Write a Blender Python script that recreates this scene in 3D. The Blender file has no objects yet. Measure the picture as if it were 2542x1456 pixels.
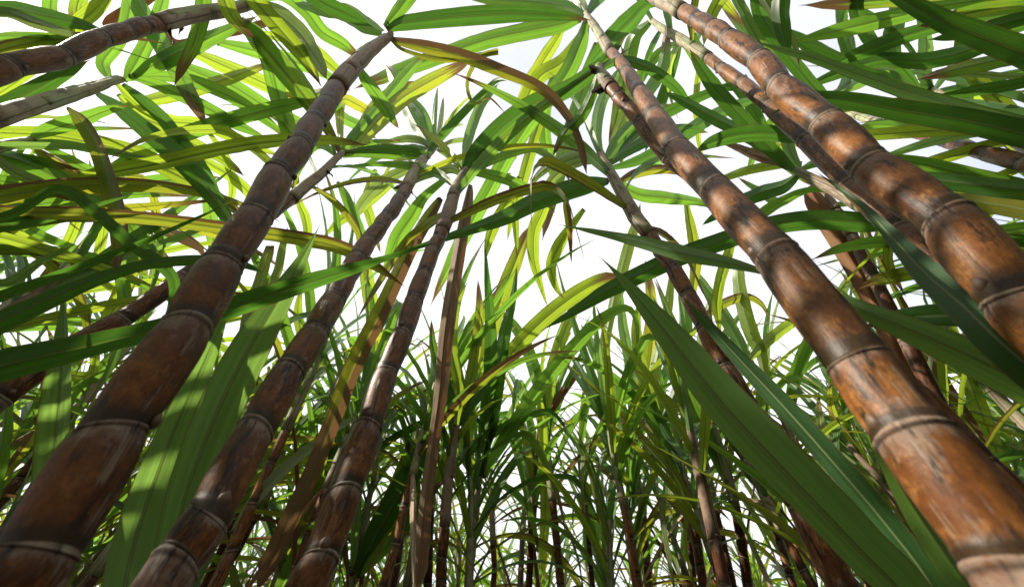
import bpy, math, random
import numpy as np
from mathutils import Vector, Matrix

R = math.radians
scene = bpy.context.scene
col = scene.collection
rng = random.Random(7)

# ------------------------------------------------------------------ camera
CAM_Z, PITCH, F, CX, CY = 1.10, 44.5, 988.0, 1270.5, 728.0
cd = bpy.data.cameras.new("camera")
cd.sensor_width = 36.0
cd.lens = 36.0 * F / 2541.0
cd.clip_start, cd.clip_end = 0.01, 400.0
cd.dof.use_dof = True
cd.dof.focus_distance = 0.95
cd.dof.aperture_fstop = 5.0
cam = bpy.data.objects.new("camera", cd)
col.objects.link(cam)
cam.location = (0, 0, CAM_Z)
cam.rotation_euler = (R(90 + PITCH), 0, 0)
scene.camera = cam
_f = np.array([0, math.cos(R(PITCH)), math.sin(R(PITCH))])
_u = np.array([0, -math.sin(R(PITCH)), math.cos(R(PITCH))])
_r = np.array([1.0, 0, 0])
CAM = np.array([0, 0, CAM_Z])

# ------------------------------------------------------------------ world + sun
SUN_DIR = np.array([-0.82, -0.06, 0.74]); SUN_DIR /= np.linalg.norm(SUN_DIR)
SUN_EL = math.asin(SUN_DIR[2])
SUN_AZ = math.atan2(SUN_DIR[0], SUN_DIR[1])
w = bpy.data.worlds.new("World")
scene.world = w
w.use_nodes = True
nt = w.node_tree
nt.nodes.clear()
o = nt.nodes.new("ShaderNodeOutputWorld")
bg = nt.nodes.new("ShaderNodeBackground")
sky = nt.nodes.new("ShaderNodeTexSky")
sky.sky_type = 'NISHITA'
sky.sun_disc = False
sky.sun_elevation = SUN_EL
sky.sun_rotation = SUN_AZ
sky.air_density, sky.dust_density = 1.0, 2.0
tc = nt.nodes.new("ShaderNodeTexCoord")
nz = nt.nodes.new("ShaderNodeTexNoise")
nz.inputs['Scale'].default_value = 1.7
nz.inputs['Detail'].default_value = 6
nz.inputs['Roughness'].default_value = 0.55
rp = nt.nodes.new("ShaderNodeValToRGB")
rp.color_ramp.elements[0].position, rp.color_ramp.elements[0].color = 0.30, (0.45, 0.45, 0.45, 1)
rp.color_ramp.elements[1].position, rp.color_ramp.elements[1].color = 0.55, (1, 1, 1, 1)
mx = nt.nodes.new("ShaderNodeMixRGB")
mx.inputs[2].default_value = (5.0, 5.0, 5.1, 1)     # thin bright overcast veil
nt.links.new(tc.outputs['Generated'], nz.inputs['Vector'])
nt.links.new(nz.outputs['Fac'], rp.inputs['Fac'])
nt.links.new(rp.outputs['Color'], mx.inputs[0])
nt.links.new(sky.outputs['Color'], mx.inputs[1])
nt.links.new(mx.outputs['Color'], bg.inputs['Color'])
bg.inputs['Strength'].default_value = 0.10
nt.links.new(bg.outputs[0], o.inputs['Surface'])

ld = bpy.data.lights.new("sun", 'SUN')
ld.energy = 3.8
ld.angle = R(0.7)
ld.color = (1.0, 0.92, 0.78)
lo = bpy.data.objects.new("sun", ld)
col.objects.link(lo)
lo.rotation_euler = Vector(SUN_DIR).to_track_quat('Z', 'Y').to_euler()

scene.view_settings.view_transform = 'Standard'
scene.view_settings.look = 'None'
scene.view_settings.exposure = 1.42
scene.view_settings.gamma = 1
scene.render.engine = 'CYCLES'
cy = scene.cycles
cy.use_denoising = True
cy.max_bounces = 8
cy.diffuse_bounces = 5
cy.glossy_bounces = 3
cy.transmission_bounces = 6
cy.transparent_max_bounces = 4
cy.sample_clamp_indirect = 6.0

# ------------------------------------------------------------------ node helper
class N:
    def __init__(self, name):
        self.m = bpy.data.materials.new(name)
        self.m.use_nodes = True
        self.t = self.m.node_tree
        self.t.nodes.clear()
    def n(self, typ, **kw):
        x = self.t.nodes.new("ShaderNode" + typ)
        for k, v in kw.items():
            setattr(x, k, v)
        return x
    def put(self, sock, v):
        if hasattr(v, 'links') or isinstance(v, bpy.types.NodeSocket):
            self.t.links.new(v, sock)
        else:
            sock.default_value = v
    def math(self, op, a, b=0.0, c=0.0, clamp=False):
        x = self.n("Math", operation=op); x.use_clamp = clamp
        self.put(x.inputs[0], a); self.put(x.inputs[1], b); self.put(x.inputs[2], c)
        return x.outputs[0]
    def step(self, v, lo, hi, a=0.0, b=1.0):
        x = self.n("MapRange"); x.interpolation_type = 'SMOOTHSTEP'; x.clamp = True
        self.put(x.inputs[0], v); self.put(x.inputs[1], lo); self.put(x.inputs[2], hi)
        self.put(x.inputs[3], a); self.put(x.inputs[4], b)
        return x.outputs[0]
    def mix(self, f, a, b, blend='MIX'):
        x = self.n("MixRGB", blend_type=blend)
        self.put(x.inputs[0], f)
        for i, c in ((1, a), (2, b)):
            self.put(x.inputs[i], (*c, 1) if isinstance(c, tuple) and len(c) == 3 else c)
        return x.outputs[0]
    def comb(self, a, b, c):
        x = self.n("CombineXYZ")
        self.put(x.inputs[0], a); self.put(x.inputs[1], b); self.put(x.inputs[2], c)
        return x.outputs[0]
    def noise(self, vec, scale, detail=3.0, rough=0.55, dist=0.0):
        x = self.n("TexNoise")
        self.put(x.inputs['Vector'], vec)
        x.inputs['Scale'].default_value = scale
        x.inputs['Detail'].default_value = detail
        x.inputs['Roughness'].default_value = rough
        x.inputs['Distortion'].default_value = dist
        return x.outputs[0]
    def uv(self, name):
        x = self.n("UVMap"); x.uv_map = name
        s = self.n("SeparateXYZ"); self.t.links.new(x.outputs[0], s.inputs[0])
        return x.outputs[0], s.outputs[0], s.outputs[1]
    def rand(self):
        return self.n("ObjectInfo").outputs['Random']

# ------------------------------------------------------------------ materials
def leaf_material(name, green, green2, glow, yellow=0.0, dryside=0.0, drytip=0.84, pale=0.0):
    """A cane leaf blade: parallel veins, pale midrib, brown margins and tip, lets light through."""
    k = N(name)
    _, u, v = k.uv("UVMap")
    r = k.rand()
    r9 = k.math('MULTIPLY', r, 91.0)
    side = k.math('ABSOLUTE', k.math('SUBTRACT', u, 0.5))            # 0 midrib .. 0.5 edge
    vein = k.noise(k.comb(k.math('MULTIPLY', u, 34.0), k.math('MULTIPLY', v, 1.6), r9), 1.0, 2.0)
    vein2 = k.noise(k.comb(k.math('MULTIPLY', u, 9.0), k.math('MULTIPLY', v, 1.2), r9), 1.0, 2.0)
    patch = k.noise(k.comb(k.math('MULTIPLY', u, 2.2), k.math('MULTIPLY', v, 6.0), r9), 1.0, 4.0)
    c = k.mix(k.step(vein2, 0.3, 0.7), green, green2)
    c = k.mix(k.math('MULTIPLY', k.step(patch, 0.50, 0.72), 0.5), c, tuple(x * 1.5 for x in green2))
    c = k.mix(k.step(vein, 0.35, 0.75, 0.0, 0.30), c, tuple(x * 0.45 for x in green))
    # ageing towards yellow: by leaf, by patch, toward the tip
    age = k.math('ADD', k.math('MULTIPLY', k.math('SUBTRACT', patch, 0.45), 1.2),
                 k.math('ADD', k.math('MULTIPLY', k.math('SUBTRACT', v, 0.5), 0.5), k.math('MULTIPLY', k.math('SUBTRACT', r, 0.62), 1.5)))
    age = k.step(k.math('ADD', age, yellow), 0.25, 0.85, 0.0, 0.8)
    c = k.mix(age, c, (0.19, 0.17, 0.022))
    tr = k.mix(k.step(vein2, 0.25, 0.75), glow, tuple(x * 0.62 for x in glow))
    tr = k.mix(k.step(vein, 0.40, 0.75, 0.0, 0.30), tr, tuple(x * 0.5 for x in glow))
    tr = k.mix(age, tr, (0.46, 0.44, 0.030))
    # rust flecks
    fleck = k.noise(k.comb(k.math('MULTIPLY', u, 14.0), k.math('MULTIPLY', v, 60.0), r9), 1.0, 2.0)
    fl = k.math('MULTIPLY', k.step(fleck, 0.68, 0.74), k.step(k.math('ADD', r, yellow), 0.45, 0.75, 0.0, 0.8))
    c = k.mix(fl, c, (0.10, 0.04, 0.012)); tr = k.mix(fl, tr, (0.10, 0.04, 0.01))
    # brown margins, dry half, dry tip
    edge = k.step(k.math('ADD', side, k.math('MULTIPLY', k.math('SUBTRACT', patch, 0.5), 0.10)), 0.462, 0.49, 0.0, 0.75)
    dry = edge
    if dryside:
        ds = k.step(k.math('ADD', u, k.math('MULTIPLY', k.math('SUBTRACT', patch, 0.5), 0.35)), dryside - 0.03, dryside + 0.03)
        dry = k.math('MAXIMUM', dry, ds)
    dt = k.step(k.math('ADD', v, k.math('ADD', k.math('MULTIPLY', k.math('SUBTRACT', vein2, 0.5), 0.25), k.math('MULTIPLY', k.math('SUBTRACT', r, 0.5), 0.16))), drytip, drytip + 0.10)
    dry = k.math('MAXIMUM', dry, dt)
    dcol = k.mix(vein, (0.10, 0.055, 0.026), (0.30, 0.20, 0.105))
    c = k.mix(dry, c, dcol); tr = k.mix(dry, tr, (0.13, 0.070, 0.026))
    # midrib
    mid = k.step(side, 0.030, 0.055, 1.0, 0.0)
    mid = k.math('MULTIPLY', mid, k.step(v, 0.75, 0.98, 1.0, 0.0))
    c = k.mix(k.math('MULTIPLY', mid, 0.55), c, (0.20, 0.26, 0.10))
    tr = k.mix(k.math('MULTIPLY', mid, 0.75), tr, (0.035, 0.06, 0.010))
    thin = k.math('MULTIPLY', k.step(side, 0.007, 0.014, 1.0, 0.0), k.step(v, 0.6, 0.95, 0.8, 0.0))
    c = k.mix(thin, c, (0.30, 0.34, 0.16)); tr = k.mix(thin, tr, (0.20, 0.26, 0.05))
    if pale:
        c = k.mix(pale, c, (0.50, 0.52, 0.36))
    # collar at leaf base
    base = k.step(v, 0.004, 0.02, 1.0, 0.0)
    c = k.mix(base, c, (0.10, 0.055, 0.025)); tr = k.mix(base, tr, (0.02, 0.015, 0.01))
    p = k.n("BsdfPrincipled")
    k.put(p.inputs['Base Color'], c)
    p.inputs['Roughness'].default_value = 0.42
    p.inputs['Specular IOR Level'].default_value = 0.42
    bump = k.n("Bump"); bump.inputs['Strength'].default_value = 0.35; bump.inputs['Distance'].default_value = 0.0012
    k.put(bump.inputs['Height'], vein)
    k.put(p.inputs['Normal'], bump.outputs[0])
    t = k.n("BsdfTranslucent")
    k.put(t.inputs['Color'], tr)
    ms = k.n("MixShader"); ms.inputs[0].default_value = 0.46
    k.t.links.new(p.outputs[0], ms.inputs[1]); k.t.links.new(t.outputs[0], ms.inputs[2])
    out = k.n("OutputMaterial"); k.t.links.new(ms.outputs[0], out.inputs[0])
    return k.m

M = {}
M['leaf'] = leaf_material('green_leaf', (0.022, 0.076, 0.018), (0.042, 0.120, 0.028), (0.23, 0.48, 0.04), yellow=-0.20)
M['dark'] = leaf_material('dark_leaf', (0.020, 0.066, 0.018), (0.038, 0.100, 0.027), (0.10, 0.26, 0.025), yellow=-0.55, drytip=0.95)
M['young'] = leaf_material('young_leaf', (0.082, 0.178, 0.052), (0.105, 0.215, 0.066), (0.27, 0.48, 0.08), yellow=-0.6, drytip=0.97)  # paler green: light missing on the big near blades put into the colour
M['lime'] = leaf_material('ageing_leaf', (0.060, 0.105, 0.014), (0.090, 0.140, 0.022), (0.45, 0.62, 0.04), yellow=0.10)
M['half'] = leaf_material('half_dry_leaf', (0.050, 0.095, 0.014), (0.080, 0.125, 0.022), (0.42, 0.46, 0.03), yellow=0.30, dryside=0.52, drytip=0.60)
M['edge'] = leaf_material('brown_edged_leaf', (0.036, 0.085, 0.014), (0.060, 0.115, 0.022), (0.38, 0.42, 0.03), yellow=0.10, dryside=0.80, drytip=0.80)
M['pale'] = leaf_material('pale_leaf', (0.075, 0.125, 0.055), (0.120, 0.170, 0.085), (0.28, 0.40, 0.08), yellow=-0.4, pale=0.25)

def dry_material(name, c0, c1, c2, trans=0.25, seam=False):
    k = N(name)
    _, u, v = k.uv("UVMap")
    r9 = k.math('MULTIPLY', k.rand(), 71.0)
    st = k.noise(k.comb(k.math('MULTIPLY', u, 16.0), k.math('MULTIPLY', v, 2.0), r9), 1.0, 4.0)
    pt = k.noise(k.comb(k.math('MULTIPLY', u, 2.0), k.math('MULTIPLY', v, 5.0), r9), 1.0, 4.0)
    c = k.mix(k.step(st, 0.3, 0.7), c0, c1)
    c = k.mix(k.step(pt, 0.42, 0.70), c, c2)
    c = k.mix(k.step(st, 0.60, 0.68, 0.0, 0.6), c, tuple(x * 0.25 for x in c0))
    if seam:      # overlapping edge of the sheath, blotches of purple-brown
        wob = k.math('ADD', u, k.math('MULTIPLY', k.math('SUBTRACT', pt, 0.5), 0.10))
        ln = k.math('MULTIPLY', k.step(wob, 0.29, 0.30), k.step(wob, 0.315, 0.325, 1.0, 0.0))
        ln2 = k.math('MULTIPLY', k.step(wob, 0.73, 0.74), k.step(wob, 0.755, 0.765, 1.0, 0.0))
        c = k.mix(k.math('MULTIPLY', k.math('MAXIMUM', ln, ln2), 0.8), c, (0.03, 0.018, 0.012))
        bt = k.noise(k.comb(k.math('MULTIPLY', u, 3.0), k.math('MULTIPLY', v, 14.0), r9), 1.0, 5.0, 0.65)
        c = k.mix(k.step(bt, 0.48, 0.66, 0.0, 0.75), c, (0.075, 0.045, 0.032))
        c = k.mix(k.step(bt, 0.30, 0.42, 0.5, 0.0), c, (0.22, 0.24, 0.17))
    p = k.n("BsdfPrincipled"); k.put(p.inputs['Base Color'], c)
    p.inputs['Roughness'].default_value = 0.65; p.inputs['Specular IOR Level'].default_value = 0.25
    b = k.n("Bump"); b.inputs['Strength'].default_value = 0.6; b.inputs['Distance'].default_value = 0.002
    k.put(b.inputs['Height'], st); k.put(p.inputs['Normal'], b.outputs[0])
    out = k.n("OutputMaterial")
    if trans:
        t = k.n("BsdfTranslucent"); t.inputs['Color'].default_value = (0.20, 0.085, 0.028, 1)
        ms = k.n("MixShader"); ms.inputs[0].default_value = trans
        k.t.links.new(p.outputs[0], ms.inputs[1]); k.t.links.new(t.outputs[0], ms.inputs[2])
        k.t.links.new(ms.outputs[0], out.inputs[0])
    else:
        k.t.links.new(p.outputs[0], out.inputs[0])
    return k.m
M['dry'] = dry_material('dry_leaf', (0.17, 0.105, 0.060), (0.32, 0.225, 0.145), (0.40, 0.32, 0.225), 0.12)
M['rust'] = dry_material('rusty_dry_leaf', (0.10, 0.036, 0.011), (0.19, 0.072, 0.020), (0.22, 0.115, 0.045), 0.10)
M['sheath'] = dry_material('sheath', (0.19, 0.135, 0.085), (0.30, 0.24, 0.165), (0.19, 0.20, 0.105), 0.0, True)
M['sheath_green'] = dry_material('green_sheath', (0.17, 0.19, 0.085), (0.25, 0.27, 0.15), (0.22, 0.17, 0.10), 0.0, True)
M['sheath_brown'] = dry_material('brown_sheath', (0.13, 0.085, 0.055), (0.24, 0.175, 0.125), (0.20, 0.13, 0.09), 0.0, True)
M['scrap'] = dry_material('sheath_scrap', (0.035, 0.020, 0.012), (0.08, 0.045, 0.025), (0.15, 0.09, 0.05), 0.0)

def cane_material(name, dark, mid, light, bloom_amt, soot):
    """Cane rind: UVMap = (around, metres along), NodeMap = (around, place in the internode 0 at its lower node .. 1)."""
    k = N(name)
    _, u, L = k.uv("UVMap")
    _, _, t = k.uv("NodeMap")
    r9 = k.math('MULTIPLY', k.rand(), 57.0)
    tau = 2 * math.pi
    cx = k.math('COSINE', k.math('MULTIPLY', u, tau)); sx = k.math('SINE', k.math('MULTIPLY', u, tau))
    def cyl(fr, fl):
        return k.comb(k.math('MULTIPLY', cx, fr), k.math('MULTIPLY', sx, fr), k.math('ADD', k.math('MULTIPLY', L, fl), r9))
    big = k.noise(cyl(0.65, 19.0), 1.0, 5.0, 0.6)
    mott = k.noise(cyl(1.9, 66.0), 1.0, 6.0, 0.68)
    fine = k.noise(cyl(6.0, 170.0), 1.0, 5.0, 0.68)
    streak = k.noise(cyl(4.0, 24.0), 1.0, 4.0, 0.6)
    fibre = k.noise(cyl(22.0, 9.0), 1.0, 3.0, 0.6)
    c = k.mix(k.step(big, 0.40, 0.60), dark, mid)
    c = k.mix(k.step(mott, 0.48, 0.68, 0.0, 0.8), c, light)
    c = k.mix(k.step(fine, 0.35, 0.70, 0.55, 0.0), c, tuple(x * 0.40 for x in dark))
    # each internode darkens and reddens towards its upper end under the wax
    up_ = k.step(k.math('ADD', t, k.math('MULTIPLY', k.math('SUBTRACT', big, 0.5), 0.9)), 0.45, 1.0, 0.0, 0.65)
    c = k.mix(up_, c, tuple(x * 0.8 for x in dark))
    ragged = k.math('ADD', t, k.math('MULTIPLY', k.math('SUBTRACT', mott, 0.5), 0.9))
    bl = k.math('MULTIPLY', k.step(ragged, 0.74, 1.04), bloom_amt)
    flecks = k.math('MULTIPLY', k.step(k.noise(cyl(2.6, 30.0), 1.0, 6.0, 0.7), 0.60, 0.70), k.step(streak, 0.45, 0.62, 0.0, bloom_amt))
    bl = k.math('MAXIMUM', bl, flecks)
    c = k.mix(bl, c, k.mix(fine, (0.12, 0.085, 0.065), (0.30, 0.25, 0.205)))
    # scuffed fibres and hair cracks
    sc = k.math('MULTIPLY', k.step(k.noise(cyl(1.6, 16.0), 1.0, 4.0), 0.57, 0.64), k.step(fibre, 0.46, 0.58, 0.0, 0.9))
    c = k.mix(k.math('MULTIPLY', sc, bloom_amt), c, (0.25, 0.205, 0.165))
    crack = k.math('MULTIPLY', k.step(k.noise(cyl(3.2, 1.6), 1.0, 2.0), 0.490, 0.500), k.step(k.noise(cyl(3.2, 1.6), 1.0, 2.0), 0.500, 0.510, 1.0, 0.0))
    c = k.mix(k.math('MULTIPLY', crack, k.step(big, 0.45, 0.6, 0.0, 0.8)), c, (0.02, 0.010, 0.006))
    # black mould
    so = k.math('MULTIPLY', k.step(k.noise(cyl(1.4, 13.0), 1.0, 5.0, 0.7), 0.57 - soot, 0.65 - soot), k.step(k.noise(cyl(6.0, 45.0), 1.0, 4.0), 0.40, 0.54, 0.3, 0.95))
    c = k.mix(so, c, (0.016, 0.011, 0.009))
    # node: dark root band above the scar, growth ring, broken pale scar line
    tj = k.math('ADD', t, k.math('MULTIPLY', k.math('SUBTRACT', mott, 0.5), 0.06))
    dots = k.step(k.noise(cyl(8.0, 240.0), 1.0, 2.0), 0.54, 0.62, 0.0, 0.8)
    band = k.step(tj, 0.080, 0.115, 1.0, 0.0)
    bc = k.mix(mott, (0.058, 0.040, 0.010), (0.018, 0.010, 0.005))
    bc = k.mix(dots, bc, (0.010, 0.007, 0.004))
    c = k.mix(k.math('MULTIPLY', band, 0.92), c, bc)
    halo = k.step(tj, 0.10, 0.22, 0.6, 0.0)
    c = k.mix(halo, c, (0.025, 0.012, 0.006))
    scar = k.step(t, 0.958, 0.972)
    c = k.mix(k.math('MULTIPLY', scar, k.math('MULTIPLY', k.step(fine, 0.40, 0.6, 0.0, 0.5), k.step(mott, 0.46, 0.62, 0.0, 1.0))), c, (0.19, 0.19, 0.13))
    under = k.math('MULTIPLY', k.step(t, 0.925, 0.95), k.step(t, 0.955, 0.968, 1.0, 0.0))  # dark line below the scar: its shadow put into the colour
    c = k.mix(k.math('MULTIPLY', under, 0.6), c, (0.020, 0.012, 0.008))
    p = k.n("BsdfPrincipled")
    k.put(p.inputs['Base Color'], c)
    k.put(p.inputs['Roughness'], k.step(bl, 0.0, 0.7, 0.44, 0.70))
    p.inputs['Specular IOR Level'].default_value = 0.20
    b = k.n("Bump"); b.inputs['Strength'].default_value = 0.45; b.inputs['Distance'].default_value = 0.0018
    k.put(b.inputs['Height'], k.math('ADD', k.math('MULTIPLY', fibre, 0.25), k.math('ADD', k.math('MULTIPLY', mott, 0.9), k.math('MULTIPLY', sc, 0.4))))
    k.put(p.inputs['Normal'], b.outputs[0])
    out = k.n("OutputMaterial"); k.t.links.new(p.outputs[0], out.inputs[0])
    return k.m
M['cane'] = cane_material('reddish_cane_rind', (0.070, 0.024, 0.008), (0.170, 0.060, 0.012), (0.25, 0.100, 0.024), 0.72, 0.02)
M['cane_orange'] = cane_material('orange_cane_rind', (0.130, 0.045, 0.011), (0.270, 0.103, 0.022), (0.38, 0.175, 0.048), 0.68, 0.060)
M['cane_worn'] = cane_material('weathered_cane_rind', (0.085, 0.031, 0.009), (0.205, 0.074, 0.015), (0.28, 0.120, 0.030), 0.85, 0.05)
M['cane_dark'] = cane_material('dark_cane_rind', (0.055, 0.020, 0.009), (0.115, 0.038, 0.013), (0.16, 0.062, 0.022), 0.6, 0.03)

def bud_material():
    k = N('bud_scale')
    g = k.n("TexCoord").outputs['Object']
    c = k.mix(k.noise(g, 300.0), (0.035, 0.018, 0.010), (0.14, 0.075, 0.035))
    p = k.n("BsdfPrincipled"); k.put(p.inputs['Base Color'], c); p.inputs['Roughness'].default_value = 0.6
    out = k.n("OutputMaterial"); k.t.links.new(p.outputs[0], out.inputs[0])
    return k.m
M['bud'] = bud_material()
def soil_material():
    k = N('field_soil')
    g = k.n("NewGeometry").outputs['Position']
    c = k.mix(k.noise(g, 3.0, 6.0), (0.028, 0.018, 0.010), (0.07, 0.046, 0.028))
    c = k.mix(k.step(k.noise(g, 22.0, 5.0), 0.5, 0.65, 0, 0.7), c, (0.11, 0.075, 0.04))
    p = k.n("BsdfPrincipled"); k.put(p.inputs['Base Color'], c); p.inputs['Roughness'].default_value = 0.95
    b = k.n("Bump"); b.inputs['Distance'].default_value = 0.03; k.put(b.inputs['Height'], k.noise(g, 14.0, 6.0)); k.put(p.inputs['Normal'], b.outputs[0])
    out = k.n("OutputMaterial"); k.t.links.new(p.outputs[0], out.inputs[0])
    return k.m
M['soil'] = soil_material()

# ------------------------------------------------------------------ geometry helpers
def px(x, y, z):
    return CAM + z * (_r * ((x - CX) / F) + _u * ((CY - y) / F) + _f)
def proj(p):
    d = np.asarray(p) - CAM
    z = d @ _f
    return CX + F * (d @ _r) / z, CY - F * (d @ _u) / z, z
def unit(v):
    n = np.linalg.norm(v)
    return v / n if n > 1e-12 else v
def catmull(P, n):
    """n points evenly spread along a centripetal-ish Catmull-Rom through the rows of P (any columns)."""
    P = np.asarray(P, float)
    if len(P) == 2:
        s = np.linspace(0, 1, n)[:, None]
        return P[0] * (1 - s) + P[1] * s
    E = np.vstack([2 * P[0] - P[1], P, 2 * P[-1] - P[-2]])
    seg = np.linalg.norm(np.diff(P[:, :2] if P.shape[1] > 3 else P[:, :3], axis=0), axis=1) + 1e-9
    cum = np.concatenate([[0], np.cumsum(seg)])
    out = []
    for d in np.linspace(0, cum[-1], n):
        i = min(max(np.searchsorted(cum, d) - 1, 0), len(P) - 2)
        t = (d - cum[i]) / seg[i]
        a, b, c, e = E[i], E[i + 1], E[i + 2], E[i + 3]
        out.append(0.5 * (2 * b + (c - a) * t + (2 * a - 5 * b + 4 * c - e) * t ** 2 + (3 * b - a - 3 * c + e) * t ** 3))
    return np.array(out)

def mesh_from(name, V, faces, mat, uvs=None):
    """uvs: {layer: per-loop list}"""
    me = bpy.data.meshes.new(name)
    me.from_pydata([tuple(v) for v in V], [], faces)
    me.materials.append(mat)
    if uvs:
        for nm, data in uvs.items():
            lay = me.uv_layers.new(name=nm)
            lay.data.foreach_set("uv", np.asarray(data, dtype=np.float32).ravel())
    me.polygons.foreach_set("use_smooth", [True] * len(me.polygons))
    me.update()
    return me

def obj(name, me, parent=None, loc=(0, 0, 0)):
    ob = bpy.data.objects.new(name, me)
    col.objects.link(ob)
    if parent is not None:
        ob.parent = parent
    ob.location = loc
    return ob

def empty(name, loc, label, cat, group=None):
    e = bpy.data.objects.new(name, None)
    col.objects.link(e)
    e.location = loc
    e.empty_display_size = 0.1
    e['label'] = label; e['category'] = cat
    if group:
        e['group'] = group
    return e

US = (-1.0, -0.62, -0.14, 0.0, 0.14, 0.62, 1.0)
def blade_mesh(name, C, S, Nn, hw, mat, fold=0.30, wav=0.05, seed=0, origin=None):
    """Leaf blade along centreline C with side vectors S, upper-face normals Nn and half widths hw."""
    rr = random.Random(seed)
    n = len(C)
    C = np.asarray(C)
    org = C[0] if origin is None else np.asarray(origin)
    ph = [rr.uniform(0, 6.28) for _ in range(4)]
    length = np.concatenate([[0], np.cumsum(np.linalg.norm(np.diff(C, axis=0), axis=1))])
    tot = length[-1]
    wmax = max(hw)
    V, uvv = [], []
    for i in range(n):
        v = length[i] / tot
        fo = fold * (1.0 - 0.55 * v) + 0.35 * max(0, 0.10 - v) / 0.10
        for u in US:
            a = abs(u)
            h = fo * a ** 1.35 * hw[i]
            if a > 0.5:
                q = (a - 0.5) / 0.5
                sd = 0 if u < 0 else 1
                wv = math.sin(length[i] / (wmax * 3.4) * 6.28 + ph[sd]) + 0.7 * math.sin(length[i] / (wmax * 1.7) * 6.28 + ph[2 + sd])
                h += wav * wmax * q * wv * min(1, v * 6) * min(1, hw[i] / wmax * 1.3)
            if a == 0.0:
                h -= 0.07 * hw[i] + 0.0004
            lat = u * hw[i] * (1 - 0.22 * fo * a)
            V.append(C[i] + S[i] * lat + Nn[i] * h - org)
            uvv.append((0.5 + 0.5 * u, v))
    m = len(US)
    faces, uvl = [], []
    for i in range(n - 1):
        for j in range(m - 1):
            q = (i * m + j, i * m + j + 1, (i + 1) * m + j + 1, (i + 1) * m + j)
            faces.append(q)
            uvl += [uvv[x] for x in q]
    return mesh_from(name, V, faces, mat, {"UVMap": uvl})

def frames(C, up_hint):
    """tangent, side, normal along a centreline, with the normal kept towards up_hint (array or function)."""
    T = np.gradient(C, axis=0)
    S, Nn = [], []
    for i in range(len(C)):
        t = unit(T[i])
        h = up_hint[i]
        s = unit(np.cross(t, h))
        S.append(s); Nn.append(unit(np.cross(s, t)))
    return T, np.array(S), np.array(Nn)

def rot_about(v, axis, a):
    axis = unit(axis)
    return v * math.cos(a) + np.cross(axis, v) * math.sin(a) + axis * (axis @ v) * (1 - math.cos(a))

def traced_leaf(root, pts, z0, z1, mat, name='leaf', zmid=None, tilt=None, fold=0.30, wav=0.05, seed=None, label=None, base3=None, segs=None):
    """A blade whose course is given as (x, y, width) rows seen in the photograph and whose distance runs from z0 to z1."""
    seed = rng.randrange(1 << 30) if seed is None else seed
    rr = random.Random(seed)
    P = np.array(pts, float)
    n = segs or (22 + 3 * len(P))
    Q = catmull(np.hstack([P[:, :2], P[:, 2:3], np.zeros((len(P), 1))]), n)
    s = np.concatenate([[0], np.cumsum(np.linalg.norm(np.diff(Q[:, :2], axis=0), axis=1))]); s /= s[-1]
    z = z0 + (z1 - z0) * s
    if zmid is not None:
        z = z + (zmid - 0.5 * (z0 + z1)) * np.sin(s * math.pi)
    C = np.array([px(Q[i, 0], Q[i, 1], z[i]) for i in range(n)])
    T = np.gradient(C, axis=0)
    tl = rr.uniform(-0.55, 0.55) if tilt is None else tilt
    tw = rr.uniform(-0.35, 0.35)
    S, Nn, hw = [], [], []
    for i in range(n):
        ray = unit(C[i] - CAM)
        t = unit(T[i])
        sd = unit(np.cross(t, ray))
        sd = rot_about(sd, t, tl + tw * (s[i] - 0.5) * 2)
        nn = unit(np.cross(sd, t))
        if nn[2] < 0 and i == 0:
            flip = True
        elif i == 0:
            flip = False
        if flip:
            sd, nn = -sd, -nn
        e = 0.004
        a = proj(C[i] + sd * e); b = proj(C[i] - sd * e)
        t2 = proj(C[i] + t * e); t1 = proj(C[i] - t * e)
        td = unit(np.array([t2[0] - t1[0], t2[1] - t1[1]]))
        d = np.array([a[0] - b[0], a[1] - b[1]])
        perp = abs(d[0] * td[1] - d[1] * td[0]) / (2 * e)
        h = max(Q[i, 2], 0.6) / 2 / max(perp, 1e-6)
        S.append(sd); Nn.append(nn); hw.append(h * 1.06)
    hw = np.array(hw)
    hw = np.minimum(hw, 0.062)
    tip = np.clip((1 - s) / 0.06, 0, 1)
    hw *= np.maximum(tip, 0.02)
    rl = np.array(root.location)
    me = blade_mesh(name, C, S, Nn, hw, mat, fold, wav, seed)
    ob = obj(name, me, root, tuple(C[0] - rl))
    if label:
        ob['label'] = label
    return ob

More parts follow.
